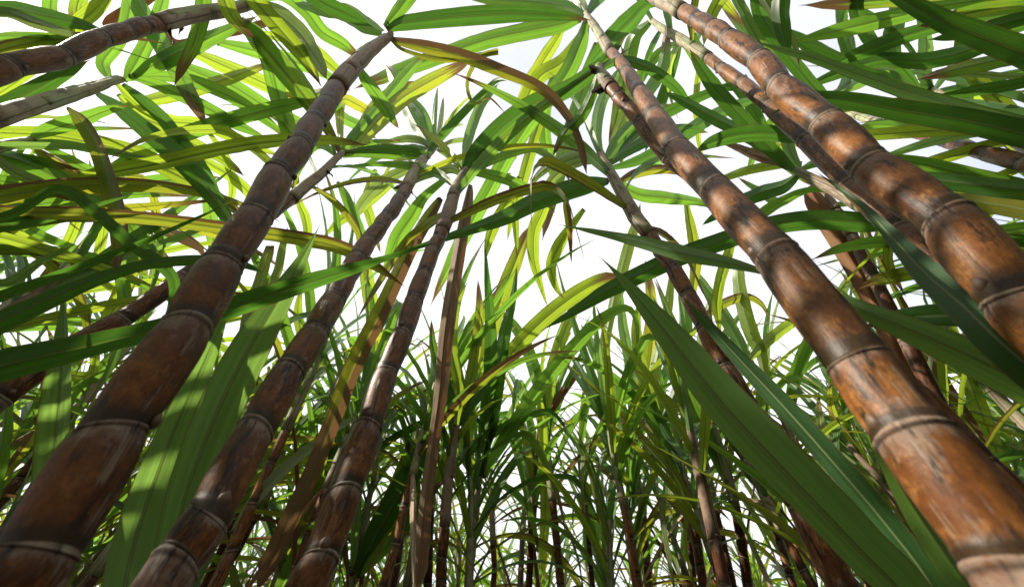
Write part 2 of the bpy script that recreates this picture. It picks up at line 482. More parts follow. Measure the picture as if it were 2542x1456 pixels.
def tube(name, P, Rr, mat, seg=14, extra=None, tilt=None):
    """Round tube through the points P with radii Rr; extra = per-ring NodeMap value."""
    P = np.asarray(P, float)
    n = len(P)
    T = np.gradient(P, axis=0)
    ref = np.array([1.0, 0.13, 0.02])
    V, ring_l = [], np.concatenate([[0], np.cumsum(np.linalg.norm(np.diff(P, axis=0), axis=1))])
    for i in range(n):
        t = unit(T[i]); a = unit(np.cross(t, ref)); b = np.cross(t, a)
        for j in range(seg):
            w_ = 2 * math.pi * j / seg
            q_ = Rr[i] * (1 + (0.012 * math.sin(3 * w_ + ring_l[i] * 41) + 0.012 * math.sin(2 * w_ - ring_l[i] * 67 + 1) if seg > 13 else 0))
            sh = tilt[i][0] * Rr[i] * math.cos(w_ + tilt[i][1]) if tilt else 0.0
            V.append(P[i] + q_ * (a * math.cos(w_) + b * math.sin(w_)) + t * sh)
    faces, u1, u2 = [], [], []
    for i in range(n - 1):
        for j in range(seg):
            k = (j + 1) % seg
            faces.append((i * seg + j, i * seg + k, (i + 1) * seg + k, (i + 1) * seg + j))
            for (ii, jj) in ((i, j), (i, j + 1), (i + 1, j + 1), (i + 1, j)):
                u1.append((jj / seg, ring_l[ii]))
                if extra is not None:
                    e = extra[ii]
                    if ii == i + 1 and e < extra[i]:
                        e = 1.0
                    u2.append((jj / seg, e))
    faces.append(tuple(reversed(range(seg)))); u1 += [(0, 0)] * seg; u2 += [(0, 0.5)] * seg
    faces.append(tuple(range((n - 1) * seg, n * seg))); u1 += [(0, ring_l[-1])] * seg; u2 += [(0, 0.5)] * seg
    uv = {"UVMap": u1}
    if extra is not None:
        uv["NodeMap"] = u2
    return mesh_from(name, V, faces, mat, uv)

PROFILE = ((0.0, 0.95), (0.02, 0.95), (0.06, 0.962), (0.095, 0.958), (0.12, 0.945), (0.17, 0.95), (0.27, 0.968), (0.42, 0.99), (0.58, 1.005), (0.74, 1.01), (0.86, 0.995), (0.92, 0.965), (0.955, 0.955), (0.970, 0.992), (0.985, 0.992), (0.995, 0.955))
def cane_mesh(name, nodes, radii, mat, seg=18, bulge=1.0, seed=0, prof=PROFILE):
    """Jointed cane through the node points, lowest first."""
    rr = random.Random(seed)
    P, Rr, E = [], [], []
    tl, TL = [(rr.uniform(0.05, 0.42), rr.uniform(0, 6.28)) for _ in nodes], []
    flange = [rr.uniform(-0.03, 0.025) for _ in nodes]
    zz = np.array([rr.uniform(-1, 1), rr.uniform(-1, 1), 0.0])
    nodes = [q + unit(zz) * radii[i] * rr.uniform(0.04, 0.13) * (1 if i % 2 else -1) for i, q in enumerate(nodes)]
    for i in range(len(nodes) - 1):
        a, b = nodes[i], nodes[i + 1]
        ax = unit(b - a)
        side = unit(np.cross(ax, np.array([rr.uniform(-1, 1), rr.uniform(-1, 1), 0.1])))
        bow = rr.uniform(-0.05, 0.05) * radii[i]
        k = rr.uniform(0.97, 1.03)
        for t, q in prof:
            m = 1 + (q - 1) * bulge + 0.10 * (bulge - 1) * math.sin(math.pi * t)
            P.append(a + (b - a) * t + side * bow * math.sin(math.pi * t))
            Rr.append((radii[i] * (1 - t) + radii[i + 1] * t) * (1 + (m - 1)) * (k if 0.1 < t < 0.9 else 1))
            E.append(t)
            if t > 0.96 and t < 0.99:
                Rr[-1] *= 1 + flange[i + 1]
            TL.append((tl[i][0] * max(0.0, 1 - t / 0.4), tl[i][1]) if t < 0.5 else (tl[i + 1][0] * max(0.0, (t - 0.6) / 0.4), tl[i + 1][1]))
    TL.append((0.0, 0.0))
    P.append(nodes[-1]); Rr.append(radii[-1] * 0.95); E.append(0.999)
    P = np.array(P)
    org = P[0].copy()
    return tube(name, P - org, Rr, mat, seg, E, TL if seg > 11 else None), org

_bud = None
def bud_mesh():
    global _bud
    if _bud is None:
        V, Fc = [], []
        rings = ((0.0, 0.25), (0.12, 0.62), (0.3, 0.92), (0.5, 0.95), (0.7, 0.72), (0.88, 0.36), (1.0, 0.05))
        for t, r_ in rings:
            for j in range(8):
                a = 2 * math.pi * j / 8
                V.append((0.5 * r_ * math.cos(a), 0.30 * r_ * math.sin(a) + 0.04 + 0.10 * t, t))
        for i in range(len(rings) - 1):
            for j in range(8):
                k = (j + 1) % 8
                Fc.append((i * 8 + j, i * 8 + k, (i + 1) * 8 + k, (i + 1) * 8 + j))
        _bud = mesh_from('bud', V, Fc, M['bud'])
    return _bud

def add_buds(stalk, org, nodes, radii, seed, upto=99):
    rr = random.Random(seed)
    az = rr.uniform(0, 6.28)
    for i in range(1, min(len(nodes) - 1, upto)):
        az += math.pi + rr.uniform(-0.35, 0.35)
        ax = unit(nodes[i + 1] - nodes[i])
        q = np.array([math.cos(az), math.sin(az), 0]); q = unit(q - ax * (q @ ax))
        s_ = radii[i] * rr.uniform(0.42, 0.62)
        X = np.cross(q, ax)
        b = obj('bud', bud_mesh(), stalk)
        p = nodes[i] + ax * 0.004 + q * radii[i] * 0.90 - org
        Mx = Matrix(((X[0] * s_, q[0] * s_, ax[0] * s_ * 1.25, p[0]), (X[1] * s_, q[1] * s_, ax[1] * s_ * 1.25, p[1]), (X[2] * s_, q[2] * s_, ax[2] * s_ * 1.25, p[2]), (0, 0, 0, 1)))
        b.matrix_local = Mx

# ------------------------------------------------------------------ generic arching leaves (meshes shared by all plants)
def arch_leaf_mesh(name, mat, length, width, a0, bend, power, twist, seed, kink=None, fold=0.28, wav=0.06, segs=26):
    rr = random.Random(seed)
    C = [np.zeros(3)]
    yaw = 0.0
    ds = length / segs
    dy = rr.uniform(-0.5, 0.5)
    for i in range(segs):
        s = (i + 0.5) / segs
        a = a0 + bend * s ** power
        if kink and s > kink[0]:
            a += kink[1] * min(1, (s - kink[0]) / 0.06)
        a = min(a, R(178))
        yaw = dy * s * s
        C.append(C[-1] + ds * np.array([math.sin(a) * math.cos(yaw), math.sin(a) * math.sin(yaw), math.cos(a)]))
    C = np.array(C)
    n = len(C)
    T = np.gradient(C, axis=0)
    S, Nn, hw = [], [], []
    for i in range(n):
        s = i / (n - 1)
        t = unit(T[i])
        sd = unit(np.cross(t, np.array([-math.cos(a0), 0, math.sin(a0)]) + np.array([0, 0, 0.3]))) if i == 0 else unit(S[-1] - t * (S[-1] @ t))
        S.append(sd)
    S2 = []
    for i in range(n):
        s = i / (n - 1)
        t = unit(T[i])
        sd = rot_about(S[i], t, twist * s)
        nn = unit(np.cross(sd, t))
        if i == 0:
            up = np.array([-1.0, 0, 0.6])
            fl = -1 if nn @ up < 0 else 1
        S2.append(sd * fl); Nn.append(nn * fl)
        wv = 0.5 + 0.5 * min(1, s / 0.22) ** 0.8
        wv *= max(0.0, 1 - max(0, (s - 0.35) / 0.65) ** 1.5) ** 0.9
        hw.append(max(width / 2 * wv, 0.0006))
    return blade_mesh(name, C, S2, Nn, np.array(hw), mat, fold, wav, seed)

def leaf_bank(seed, segs):
    rr = random.Random(seed)
    bank = {'up': [], 'mid': [], 'low': [], 'dead': []}
    mats = ['leaf', 'leaf', 'lime', 'leaf', 'dark', 'edge', 'leaf', 'lime']
    for i in range(8):
        bank['up'].append(arch_leaf_mesh('leaf', M[['leaf', 'young', 'leaf', 'lime'][i % 4]], rr.uniform(0.65, 0.95), rr.uniform(0.040, 0.054), R(rr.uniform(8, 24)), R(rr.uniform(20, 60)), rr.uniform(1.4, 2.4), rr.uniform(-1.0, 1.0), rr.randrange(9999), segs=segs))
    for i in range(10):
        kink = (rr.uniform(0.45, 0.7), R(rr.uniform(50, 90))) if i % 4 == 0 else None
        bank['mid'].append(arch_leaf_mesh('leaf', M[mats[i % 8]], rr.uniform(0.9, 1.25), rr.uniform(0.044, 0.060), R(rr.uniform(18, 42)), R(rr.uniform(50, 110)), rr.uniform(1.1, 2.0), rr.uniform(-1.2, 1.2), rr.randrange(9999), kink, segs=segs))
    for i in range(8):
        kink = (rr.uniform(0.3, 0.6), R(rr.uniform(40, 80))) if i % 3 == 0 else None
        bank['low'].append(arch_leaf_mesh('leaf', M[['lime', 'leaf', 'edge', 'half'][i % 4]], rr.uniform(0.75, 1.05), rr.uniform(0.040, 0.054), R(rr.uniform(40, 65)), R(rr.uniform(60, 115)), rr.uniform(0.9, 1.5), rr.uniform(-1.6, 1.6), rr.randrange(9999), kink, segs=segs))
    for i in range(4):
        bank['dead'].append(arch_leaf_mesh('dry_leaf', M['dry' if i % 2 else 'rust'], rr.uniform(0.6, 0.9), rr.uniform(0.022, 0.034), R(rr.uniform(120, 150)), R(rr.uniform(15, 40)), 0.5, rr.uniform(-2.5, 2.5), rr.randrange(9999), fold=0.9, wav=0.10, segs=segs))
    return bank
BANK = leaf_bank(11, 26)
BANK_FAR = leaf_bank(23, 14)

def place_leaf(root, me, p, az, scale=1.0, name=None, roll=0.0):
    ob = obj(name or ('dry_leaf' if me.name.startswith('dry') else 'leaf'), me, root, tuple(np.asarray(p) - np.array(root.location)))
    ob.rotation_euler = (roll, 0, az)
    ob.scale = (scale,) * 3
    return ob

def crown(root, axis_pts, rad, seed, n_up=3, n_mid=4, n_low=2, n_dead=1, bank=None, scale=1.0, az0=None, azs=None):
    """Two-ranked fan of leaves along the top of a sheath (axis_pts bottom .. top)."""
    bank = bank or BANK
    rr = random.Random(seed)
    az = rr.uniform(0, 6.28) if az0 is None else az0
    A = np.asarray(axis_pts)
    kinds = ['dead'] * n_dead + ['low'] * n_low + ['mid'] * n_mid + ['up'] * n_up
    for i, kd in enumerate(kinds):
        f = (i + 0.6) / len(kinds)
        x = f * (len(A) - 1); j = min(int(x), len(A) - 2)
        p = A[j] + (A[j + 1] - A[j]) * (x - j)
        a = az + math.pi * (i % 2) + rr.uniform(-0.6, 0.6) if azs is None else azs[i % len(azs)] + rr.uniform(-0.25, 0.25)
        d = np.array([math.cos(a), math.sin(a), 0]) * rad * 0.5
        place_leaf(root, rr.choice(bank[kd]), p + d, a, scale * rr.uniform(0.85, 1.12), roll=rr.uniform(-0.15, 0.15))

def sheath_mesh(name, A, r0, r1, mat, seed=0, seg=14, n=16):
    rr = random.Random(seed)
    A = catmull(A, n)
    T = np.gradient(A, axis=0)
    P, Rr = [], []
    for i in range(n):
        s = i / (n - 1)
        P.append(A[i]); Rr.append((r0 * (1 - s) + r1 * s) * (1 + 0.10 * math.sin(math.pi * min(1, s * 1.6))) * (1 + 0.03 * math.sin(i * 1.9 + seed)))
    P = np.array(P); org = P[0].copy()
    return tube(name, P - org, Rr, mat, seg), org

# ------------------------------------------------------------------ ground
me = mesh_from('ground', [(-150, -150, 0), (150, -150, 0), (150, 150, 0), (-150, 150, 0)], [(0, 1, 2, 3)], M['soil'])
g = obj('ground', me); g['kind'] = 'structure'; g['label'] = 'dark soil of the cane field'
# ------------------------------------------------------------------ the canes one can tell apart
GROUP_NEAR = 'tall sugarcane plants around the viewer'
def support(x, y, tx, ty):
    rx, ry = x - CX, y - CY
    d = math.hypot(rx, ry)
    if d < 1:
        return 1.0
    rx, ry = rx / d, ry / d
    cosp = 1 / math.hypot(1, d / F)
    nx, ny = -ty, tx
    a = nx * rx + ny * ry; b = -nx * ry + ny * rx
    return math.sqrt((a / cosp) ** 2 + b * b)

class Plant:
    pass

def hero(label, pts, D0, D1, sheath=(), mat='cane', smat='sheath', bulge=1.2, seed=1, crown_w=0.5, group=None, seg=20, buds=True, ext=0.11, lean=0.8, prof=PROFILE, cat='sugarcane'):
    """A cane from rows (x, y, width) lowest first, then its sheath rows (x, y), the distances read from the widths."""
    h = Plant()
    P = np.array(pts, float)
    n = len(P)
    xy = P[:, :2]
    allxy = np.vstack([xy] + ([np.array(sheath, float)[:, :2]] if len(sheath) else []))
    sl = np.concatenate([[0], np.cumsum(np.linalg.norm(np.diff(allxy, axis=0), axis=1))])
    T = np.gradient(xy, axis=0)
    q = []
    for i in range(n):
        t = unit(T[i])
        D = D0 + (D1 - D0) * i / max(1, n - 1)
        q.append(P[i, 2] / (D * F * support(xy[i, 0], xy[i, 1], t[0], t[1])))
    q = np.array(q)
    cf = np.polyfit(sl[:n], q, 1)
    iz = np.maximum(np.polyval(cf, sl), 0.25 * q.min())
    pts3 = np.array([px(allxy[i, 0], allxy[i, 1], 1 / iz[i]) for i in range(len(allxy))])
    C3 = pts3[:n]
    h.z = 1 / iz
    rad = [(D0 + (D1 - D0) * i / max(1, n - 1)) / 2 for i in range(n)]
    # carry on down to the ground
    d = unit(C3[0] - C3[min(2, n - 1)])
    if d[2] > -0.5:
        d = unit(np.array([d[0], d[1], -1.0]))
    low = C3[0]
    G = low + np.array([d[0] / -d[2] * low[2] * lean, d[1] / -d[2] * low[2] * lean, -low[2]])
    k = max(2, int(round(np.linalg.norm(G - low) / ext)))
    down = [G + (low - G) * (i / k) for i in range(k)]
    nodes = down + [c for c in C3]
    radii = [D0 / 2 * 1.03] * k + rad
    h.root = empty('sugarcane_plant', tuple(G), label, cat, group or GROUP_NEAR)
    me, org = cane_mesh('stalk', nodes, radii, M[mat], seg, bulge, seed, prof)
    h.stalk = obj('stalk', me, h.root, tuple(org - G))
    if buds:
        add_buds(h.stalk, org, nodes, radii, seed)
    h.top = C3[-1]
    h.r = rad[-1]
    if len(sheath):
        A = np.vstack([C3[-1:] - 0.01 * unit(C3[-1] - C3[-2]), pts3[n:]])
        me, org = sheath_mesh('leaf_sheath', A, rad[-1] * 1.12, rad[-1] * (crown_w + 0.12), M[smat], seed)
        h.sheath = obj('leaf_sheath', me, h.root, tuple(org - G))
        h.axis = A
    else:
        h.axis = np.array([C3[-2], C3[-1]])
    h.crown = h.axis[-1]
    if len(sheath):
        sr = random.Random(seed * 7)
        ax = unit(h.axis[-1] - h.axis[0])
        for q in range(3):
            az = sr.uniform(0, 6.28)
            off = np.cross(ax, np.array([math.cos(az), math.sin(az), 0.2]))
            off = unit(off) * rad[-1]
            full = catmull(h.axis, 12)
            i0 = sr.randint(1, 5); i1 = 11 - q
            seg_ = full[i0:i1 + 1]
            if len(seg_) < 3:
                continue
            lat = np.linspace(0.25, 0.42, len(seg_))[:, None] * off
            me, org = sheath_mesh('leaf_sheath', seg_ + lat, rad[-1] * 0.92, rad[-1] * 0.50, M[sr.choice(['sheath', 'sheath_green', 'sheath_brown', smat])], seed + q)
            obj('leaf_sheath', me, h.root, tuple(org - G))
    h.zc = proj(h.crown)[2]
    return h

def leaves(h, *L):
    """rows: (points, distance at the base relative to the crown, at the tip, material[, extras])"""
    for r_ in L:
        kw = r_[4] if len(r_) > 4 else {}
        traced_leaf(h.root, r_[0], h.zc * r_[1], h.zc * r_[2], M[r_[3]], **kw)

def shoot(label, cx_, cy_, z, D=0.034, mat='cane', group=None, seed=3, leanx=0.0, leany=0.0, cat='sugarcane'):
    """A cane whose crown stands at a point just outside the picture."""
    h = Plant()
    c = px(cx_, cy_, z)
    G = np.array([c[0] + leanx, c[1] + leany, 0.0])
    top = G + (c - G) * 0.82
    k = max(3, int(np.linalg.norm(top - G) / 0.10))
    nodes = [G + (top - G) * (i / k) for i in range(k + 1)]
    radii = [D / 2] * (k + 1)
    h.root = empty('sugarcane_plant', tuple(G), label, cat, group)
    me, org = cane_mesh('stalk', nodes, radii, M[mat], 14, 1.0, seed)
    h.stalk = obj('stalk', me, h.root, tuple(org - G))
    me, org = sheath_mesh('leaf_sheath', np.array([top - (top - G) * 0.01, c]), D / 2 * 1.12, D / 2 * 0.6, M['sheath_green'], seed)
    h.sheath = obj('leaf_sheath', me, h.root, tuple(org - G))
    h.axis = np.array([top, c]); h.crown = c; h.zc = z; h.r = D / 2
    return h

def scrap(h, p, az, size, seed):
    """Torn dark remnant of an old sheath hanging at a node."""
    me = arch_leaf_mesh('sheath_scrap', M['scrap'], size, size * 0.45, R(50), R(100), 0.7, 1.2, seed, fold=0.7, wav=0.2, segs=8)
    place_leaf(h.root, me, p, az, 1.0, name='sheath_scrap')

# --- A: big cane from the lower left corner
A = hero('thick dark red-brown cane leaning from the lower left corner to a grey sheath',
         [(-20, 1530, 235), (86, 1372, 206), (290, 1066, 170), (460, 815, 130), (556, 655, 106), (637, 533, 90), (693, 433, 78), (743, 363, 70), (780, 303, 63), (810, 257, 59), (838, 214, 57)],
         0.046, 0.040, [(862, 182), (905, 140), (940, 112), (968, 90)], 'cane', 'sheath_brown', 1.5, 21, 0.55)
leaves(A,
  ([(958, 72, 22), (985, 60, 38), (1040, 52, 44), (1110, 45, 48), (1200, 38, 50), (1300, 35, 42), (1400, 40, 26), (1470, 52, 4)], 1.0, 0.90, 'dark'),
  ([(966, 94, 9), (984, 104, 22), (1060, 120, 36), (1150, 142, 36), (1240, 176, 34), (1320, 208, 30), (1370, 242, 28), (1415, 300, 20), (1440, 360, 18), (1456, 433, 16)], 1.0, 0.95, 'half', {'fold': 0.5, 'label': 'half brown, half green drooping leaf', 'tilt': 0.2}),
  ([(955, 68, 20), (985, 30, 34), (1020, -20, 40), (1050, -70, 30)], 1.0, 0.95, 'leaf'),
  ([(948, 80, 18), (910, 62, 40), (860, 30, 44), (800, 20, 36), (730, 8, 10)], 1.0, 1.1, 'leaf'),
  ([(960, 100, 18), (900, 130, 20), (840, 195, 34), (790, 270, 36), (752, 330, 30), (735, 400, 16), (728, 440, 3)], 1.02, 1.25, 'leaf'),
  ([(968, 96, 8), (1005, 125, 10), (1105, 148, 16), (1235, 128, 15), (1192, 142, 13), (1164, 190, 11), (1163, 230, 9), (1180, 256, 9), (1215, 243, 6), (1262, 290, 1.5)], 1.0, 1.0, 'edge', {'fold': 0.6, 'segs': 60, 'label': 'thin curled leaf tip'}),
)
# --- B
B = hero('weathered brown cane, second from the left, topped by a whorl of short pale leaves',
         [(440, 1400, 138), (510, 1287, 122), (640, 1067, 92), (717, 919, 77), (787, 822, 64), (827, 742, 57), (862, 688, 52), (887, 640, 49), (914, 602, 46), (937, 570, 43), (959, 541, 41), (977, 517, 39), (992, 494, 37), (1007, 468, 35)],
         0.044, 0.039, [(1022, 440), (1045, 400), (1068, 375), (1080, 362)], 'cane_worn', 'sheath', 1.35, 22, 0.62)
leaves(B,
  ([(1072, 372, 12), (1058, 345, 26), (1030, 300, 34), (1000, 240, 38), (975, 190, 30), (955, 160, 8)], 1.0, 1.25, 'leaf'),
  ([(1076, 365, 10), (1066, 330, 22), (1050, 285, 26), (1020, 250, 22), (1000, 240, 8)], 1.0, 1.1, 'leaf'),
  ([(1080, 360, 6), (1077, 310, 12), (1080, 260, 11), (1086, 215, 2)], 1.0, 1.12, 'young'),
  ([(1083, 360, 6), (1092, 310, 12), (1097, 270, 10), (1100, 240, 2)], 1.0, 1.12, 'pale'),
  ([(1086, 362, 6), (1105, 335, 11), (1125, 315, 10), (1152, 308, 2)], 1.0, 1.1, 'pale'),
  ([(1086, 366, 6), (1120, 352, 12), (1150, 348, 12), (1172, 352, 2)], 1.0, 1.08, 'pale'),
  ([(1066, 378, 12), (1020, 384, 26), (960, 378, 32), (900, 372, 34), (850, 378, 26), (832, 388, 6)], 1.0, 0.98, 'leaf'),
  ([(1074, 368, 8), (1045, 350, 18), (1010, 345, 20), (970, 352, 14), (940, 362, 2)], 1.0, 1.1, 'pale'),
  ([(1084, 372, 8), (1110, 382, 20), (1135, 400, 18), (1150, 425, 3)], 1.0, 1.0, 'pale'),
  ([(1040, 410, 10), (1000, 425, 24), (960, 445, 30), (920, 480, 30), (890, 520, 22), (880, 560, 3)], 1.0, 1.1, 'pale'),
)
scrap(B, B.top, 3.4, 0.045, 1); scrap(B, B.top - np.array([0, 0, .02]), 0.3, 0.05, 2); scrap(B, B.axis[1], 2.4, 0.04, 3)
# --- C
C = hero('brown cane left of the picture centre with two dry leaves hanging from its sheath',
         [(716, 1540, 112), (790, 1390, 92), (860, 1220, 76), (914, 1057, 65), (960, 922, 58), (997, 829, 51), (1030, 748, 46), (1050, 680, 43), (1074, 622, 40), (1086, 594, 38), (1098, 570, 38)],
         0.042, 0.037, [(1112, 530), (1128, 480), (1142, 445), (1156, 424)], 'cane_worn', 'sheath_brown', 1.1, 23, 0.66)
leaves(C,
  ([(1150, 432, 16), (1185, 380, 46), (1245, 318, 52), (1320, 262, 50), (1420, 215, 42), (1510, 140, 24), (1560, 80, 3)], 1.0, 1.02, 'dark', {'tilt': 0.1}),
  ([(1152, 430, 10), (1162, 350, 24), (1190, 270, 24), (1220, 230, 14), (1240, 205, 2)], 1.0, 1.2, 'young'),
  ([(1148, 432, 12), (1120, 418, 24), (1080, 425, 26), (1040, 440, 22), (1000, 470, 4)], 1.0, 1.05, 'pale'),
  ([(1158, 425, 14), (1210, 432, 26), (1280, 455, 26), (1340, 490, 18), (1380, 530, 2)], 1.0, 1.15, 'leaf'),
  ([(1093, 490, 18), (1068, 528, 34), (1020, 612, 38), (950, 760, 44), (880, 900, 46), (830, 1030, 44), (770, 1180, 42), (690, 1350, 46), (635, 1470, 40)], 0.99, 0.74, 'half', {'name': 'dry_leaf', 'fold': 0.55, 'tilt': 0.05, 'label': 'hanging dead leaf, yellow-green on one half and brown on the other'}),
  ([(1166, 457, 14), (1160, 500, 30), (1132, 652, 38), (1106, 818, 42), (1092, 970, 38), (1078, 1071, 32), (1056, 1237, 34), (1045, 1340, 42), (1030, 1480, 46)], 0.99, 0.86, 'dry', {'name': 'dry_leaf', 'fold': 0.85, 'tilt': 0.2, 'label': 'hanging folded leaf, dry and grey-brown'}),
)
# --- D: right cane towards the centre
D = hero('orange-brown cane running from the top edge down into the lower right corner',
         [(2520, 1400, 275), (2277, 1084, 208), (2120, 893, 160), (1927, 634, 104), (1767, 466, 72), (1680, 366, 60), (1624, 287, 52), (1587, 227, 47), (1556, 180, 44), (1534, 149, 42), (1516, 130, 40)],
         0.046, 0.038, [(1500, 105), (1480, 72), (1462, 45), (1453, 32)], 'cane_orange', 'sheath', 1.05, 24, 0.6)
leaves(D,
  ([(1442, 45, 20), (1390, 60, 44), (1310, 76, 54), (1210, 98, 58), (1120, 128, 52), (1030, 160, 44), (940, 195, 30), (875, 222, 4)], 1.0, 1.15, 'leaf', {'tilt': 0.35}),
  ([(1455, 45, 16), (1440, 105, 40), (1405, 185, 62), (1335, 275, 70), (1270, 370, 62), (1215, 470, 52), (1160, 570, 40), (1105, 680, 22), (1065, 765, 3)], 1.0, 1.05, 'leaf', {'tilt': -0.1}),
  ([(1476, 105, 14), (1456, 180, 36), (1430, 270, 44), (1405, 350, 42), (1382, 440, 36), (1362, 520, 26), (1345, 600, 3)], 1.0, 0.95, 'leaf', {'tilt': 0.5}),
  ([(1452, 30, 16), (1435, 0, 34), (1410, -40, 40), (1380, -90, 20)], 1.0, 1.1, 'pale'),
  ([(1458, 30, 14), (1490, -10, 30), (1540, -50, 36), (1600, -90, 10)], 1.0, 1.1, 'dark'),
  ([(1450, 35, 14), (1400, 15, 34), (1330, 5, 40), (1240, 0, 36), (1150, -10, 10)], 1.0, 1.2, 'leaf'),
  ([(1462, 60, 14), (1400, 150, 36), (1340, 190, 40), (1300, 260, 34), (1285, 330, 24), (1280, 400, 3)], 1.02, 1.3, 'lime'),
)
# --- E: rightmost thick cane
E = hero('thickest orange cane, sunlit, slanting from the top edge to the right edge',
         [(2720, 940, 232), (2527, 735, 190), (2344, 546, 148), (2161, 410, 112), (2044, 305, 92), (1937, 213, 75), (1881, 150, 68), (1807, 95, 61), (1764, 70, 57), (1732, 50, 53), (1692, 28, 50)],
         0.047, 0.040, [(1665, 12), (1630, -2), (1590, -30), (1560, -60)], 'cane_orange', 'sheath', 1.5, 25, 0.6)
leaves(E,
  ([(1640, 10, 18), (1605, 12, 34), (1565, 52, 48), (1520, 95, 44), (1470, 150, 24), (1440, 190, 4)], 1.0, 1.0, 'dark'),
  ([(1700, 25, 10), (1730, 110, 20), (1790, 170, 30), (1850, 240, 34), (1900, 330, 28), (1940, 400, 5)], 1.05, 1.25, 'dark'),
  ([(1560, -50, 18), (1640, -60, 40), (1750, -30, 40), (1800, 10, 28), (1850, 70, 4)], 1.0, 1.2, 'lime'),
)
# --- Fc: slimmer cane behind E
Fc = hero('slimmer cane close behind the thickest orange cane, with torn sheaths at its top',
         [(2560, 900, 118), (2390, 722, 96), (2230, 572, 80), (2110, 455, 64), (1997, 345, 52), (1911, 265, 46), (1841, 204, 40), (1791, 170, 35), (1755, 142, 31)],
         0.042, 0.036, [(1720, 118), (1680, 92), (1645, 72), (1614, 50)], 'cane_orange', 'sheath_green', 1.15, 26, 0.55)
leaves(Fc,
  ([(1690, 95, 10), (1675, 150, 20), (1645, 240, 28), (1620, 320, 24), (1600, 380, 3)], 1.0, 1.15, 'dark'),
  ([(1612, 52, 14), (1570, 100, 34), (1550, 190, 38), (1530, 290, 30), (1510, 370, 4)], 1.0, 1.3, 'leaf'),
  ([(1720, 120, 10), (1745, 60, 18), (1775, 20, 22), (1800, -20, 10)], 1.0, 1.2, 'young'),
  ([(1700, 110, 12), (1760, 190, 30), (1840, 290, 40), (1920, 370, 42), (1985, 430, 30), (2030, 470, 5)], 1.03, 1.25, 'leaf'),
  ([(1690, 105, 10), (1640, 130, 22), (1580, 210, 30), (1550, 330, 26), (1540, 420, 4)], 1.05, 1.4, 'leaf'),
)
# --- G: behind D
G = hero('half hidden cane hugging the orange-brown cane, its top in torn dark sheath',
         [(1985, 690, 62), (1850, 560, 56), (1748, 455, 50), (1655, 388, 46), (1590, 303, 42), (1556, 263, 39), (1534, 238, 36), (1514, 215, 33)],
         0.042, 0.038, [(1500, 198), (1490, 182), (1484, 168)], 'cane_orange', 'sheath_brown', 1.3, 27, 0.6)
scrap(G, G.top, 2.9, 0.07, 5); scrap(G, G.axis[2], 3.6, 0.06, 6); scrap(G, G.top, 0.2, 0.05, 7)
leaves(G,
  ([(1486, 172, 10), (1470, 230, 24), (1440, 290, 28), (1400, 330, 24), (1370, 390, 3)], 1.0, 1.1, 'leaf'),
  ([(1490, 175, 10), (1540, 150, 24), (1610, 170, 30), (1680, 220, 26), (1730, 290, 3)], 1.0, 1.2, 'dark'),
)
# --- H: mid-right cane
H = hero('slim reddish cane rising behind the huge blurred leaf to a bushy crown',
         [(1990, 1260, 70), (1910, 1112, 64), (1852, 1005, 59), (1800, 915, 57), (1748, 808, 49), (1708, 732, 44), (1671, 667, 40), (1638, 624, 37), (1612, 580, 35)],
         0.041, 0.037, [(1580, 545), (1548, 490), (1520, 440), (1500, 405), (1488, 380)], 'cane_orange', 'sheath', 1.1, 28, 0.55)
leaves(H,
  ([(1512, 450, 18), (1470, 458, 42), (1410, 472, 50), (1330, 500, 46), (1250, 540, 38), (1160, 572, 24), (1060, 605, 13), (930, 648, 2)], 1.0, 0.80, 'dark', {'tilt': 0.15}),
  ([(1494, 395, 10), (1480, 330, 26), (1490, 260, 28), (1520, 200, 22), (1545, 160, 3)], 1.0, 1.25, 'young'),
  ([(1500, 400, 10), (1530, 350, 26), (1580, 300, 28), (1640, 270, 22), (1690, 260, 3)], 1.0, 1.2, 'leaf'),
  ([(1505, 410, 12), (1560, 370, 30), (1620, 340, 34), (1700, 320, 26), (1760, 330, 4)], 1.0, 1.15, 'dark'),
  ([(1490, 390, 8), (1440, 380, 20), (1390, 395, 22), (1340, 430, 18), (1310, 470, 2)], 1.0, 1.15, 'pale'),
  ([(1496, 405, 10), (1450, 400, 24), (1400, 420, 26), (1360, 460, 18), (1340, 520, 2)], 1.0, 1.2, 'pale'),
  ([(1530, 455, 10), (1580, 430, 24), (1640, 420, 24), (1700, 430, 14), (1740, 450, 2)], 1.0, 1.1, 'half'),
  ([(1520, 440, 10), (1580, 480, 30), (1650, 490, 32), (1730, 500, 20), (1790, 520, 3)], 1.03, 1.15, 'leaf'),
)
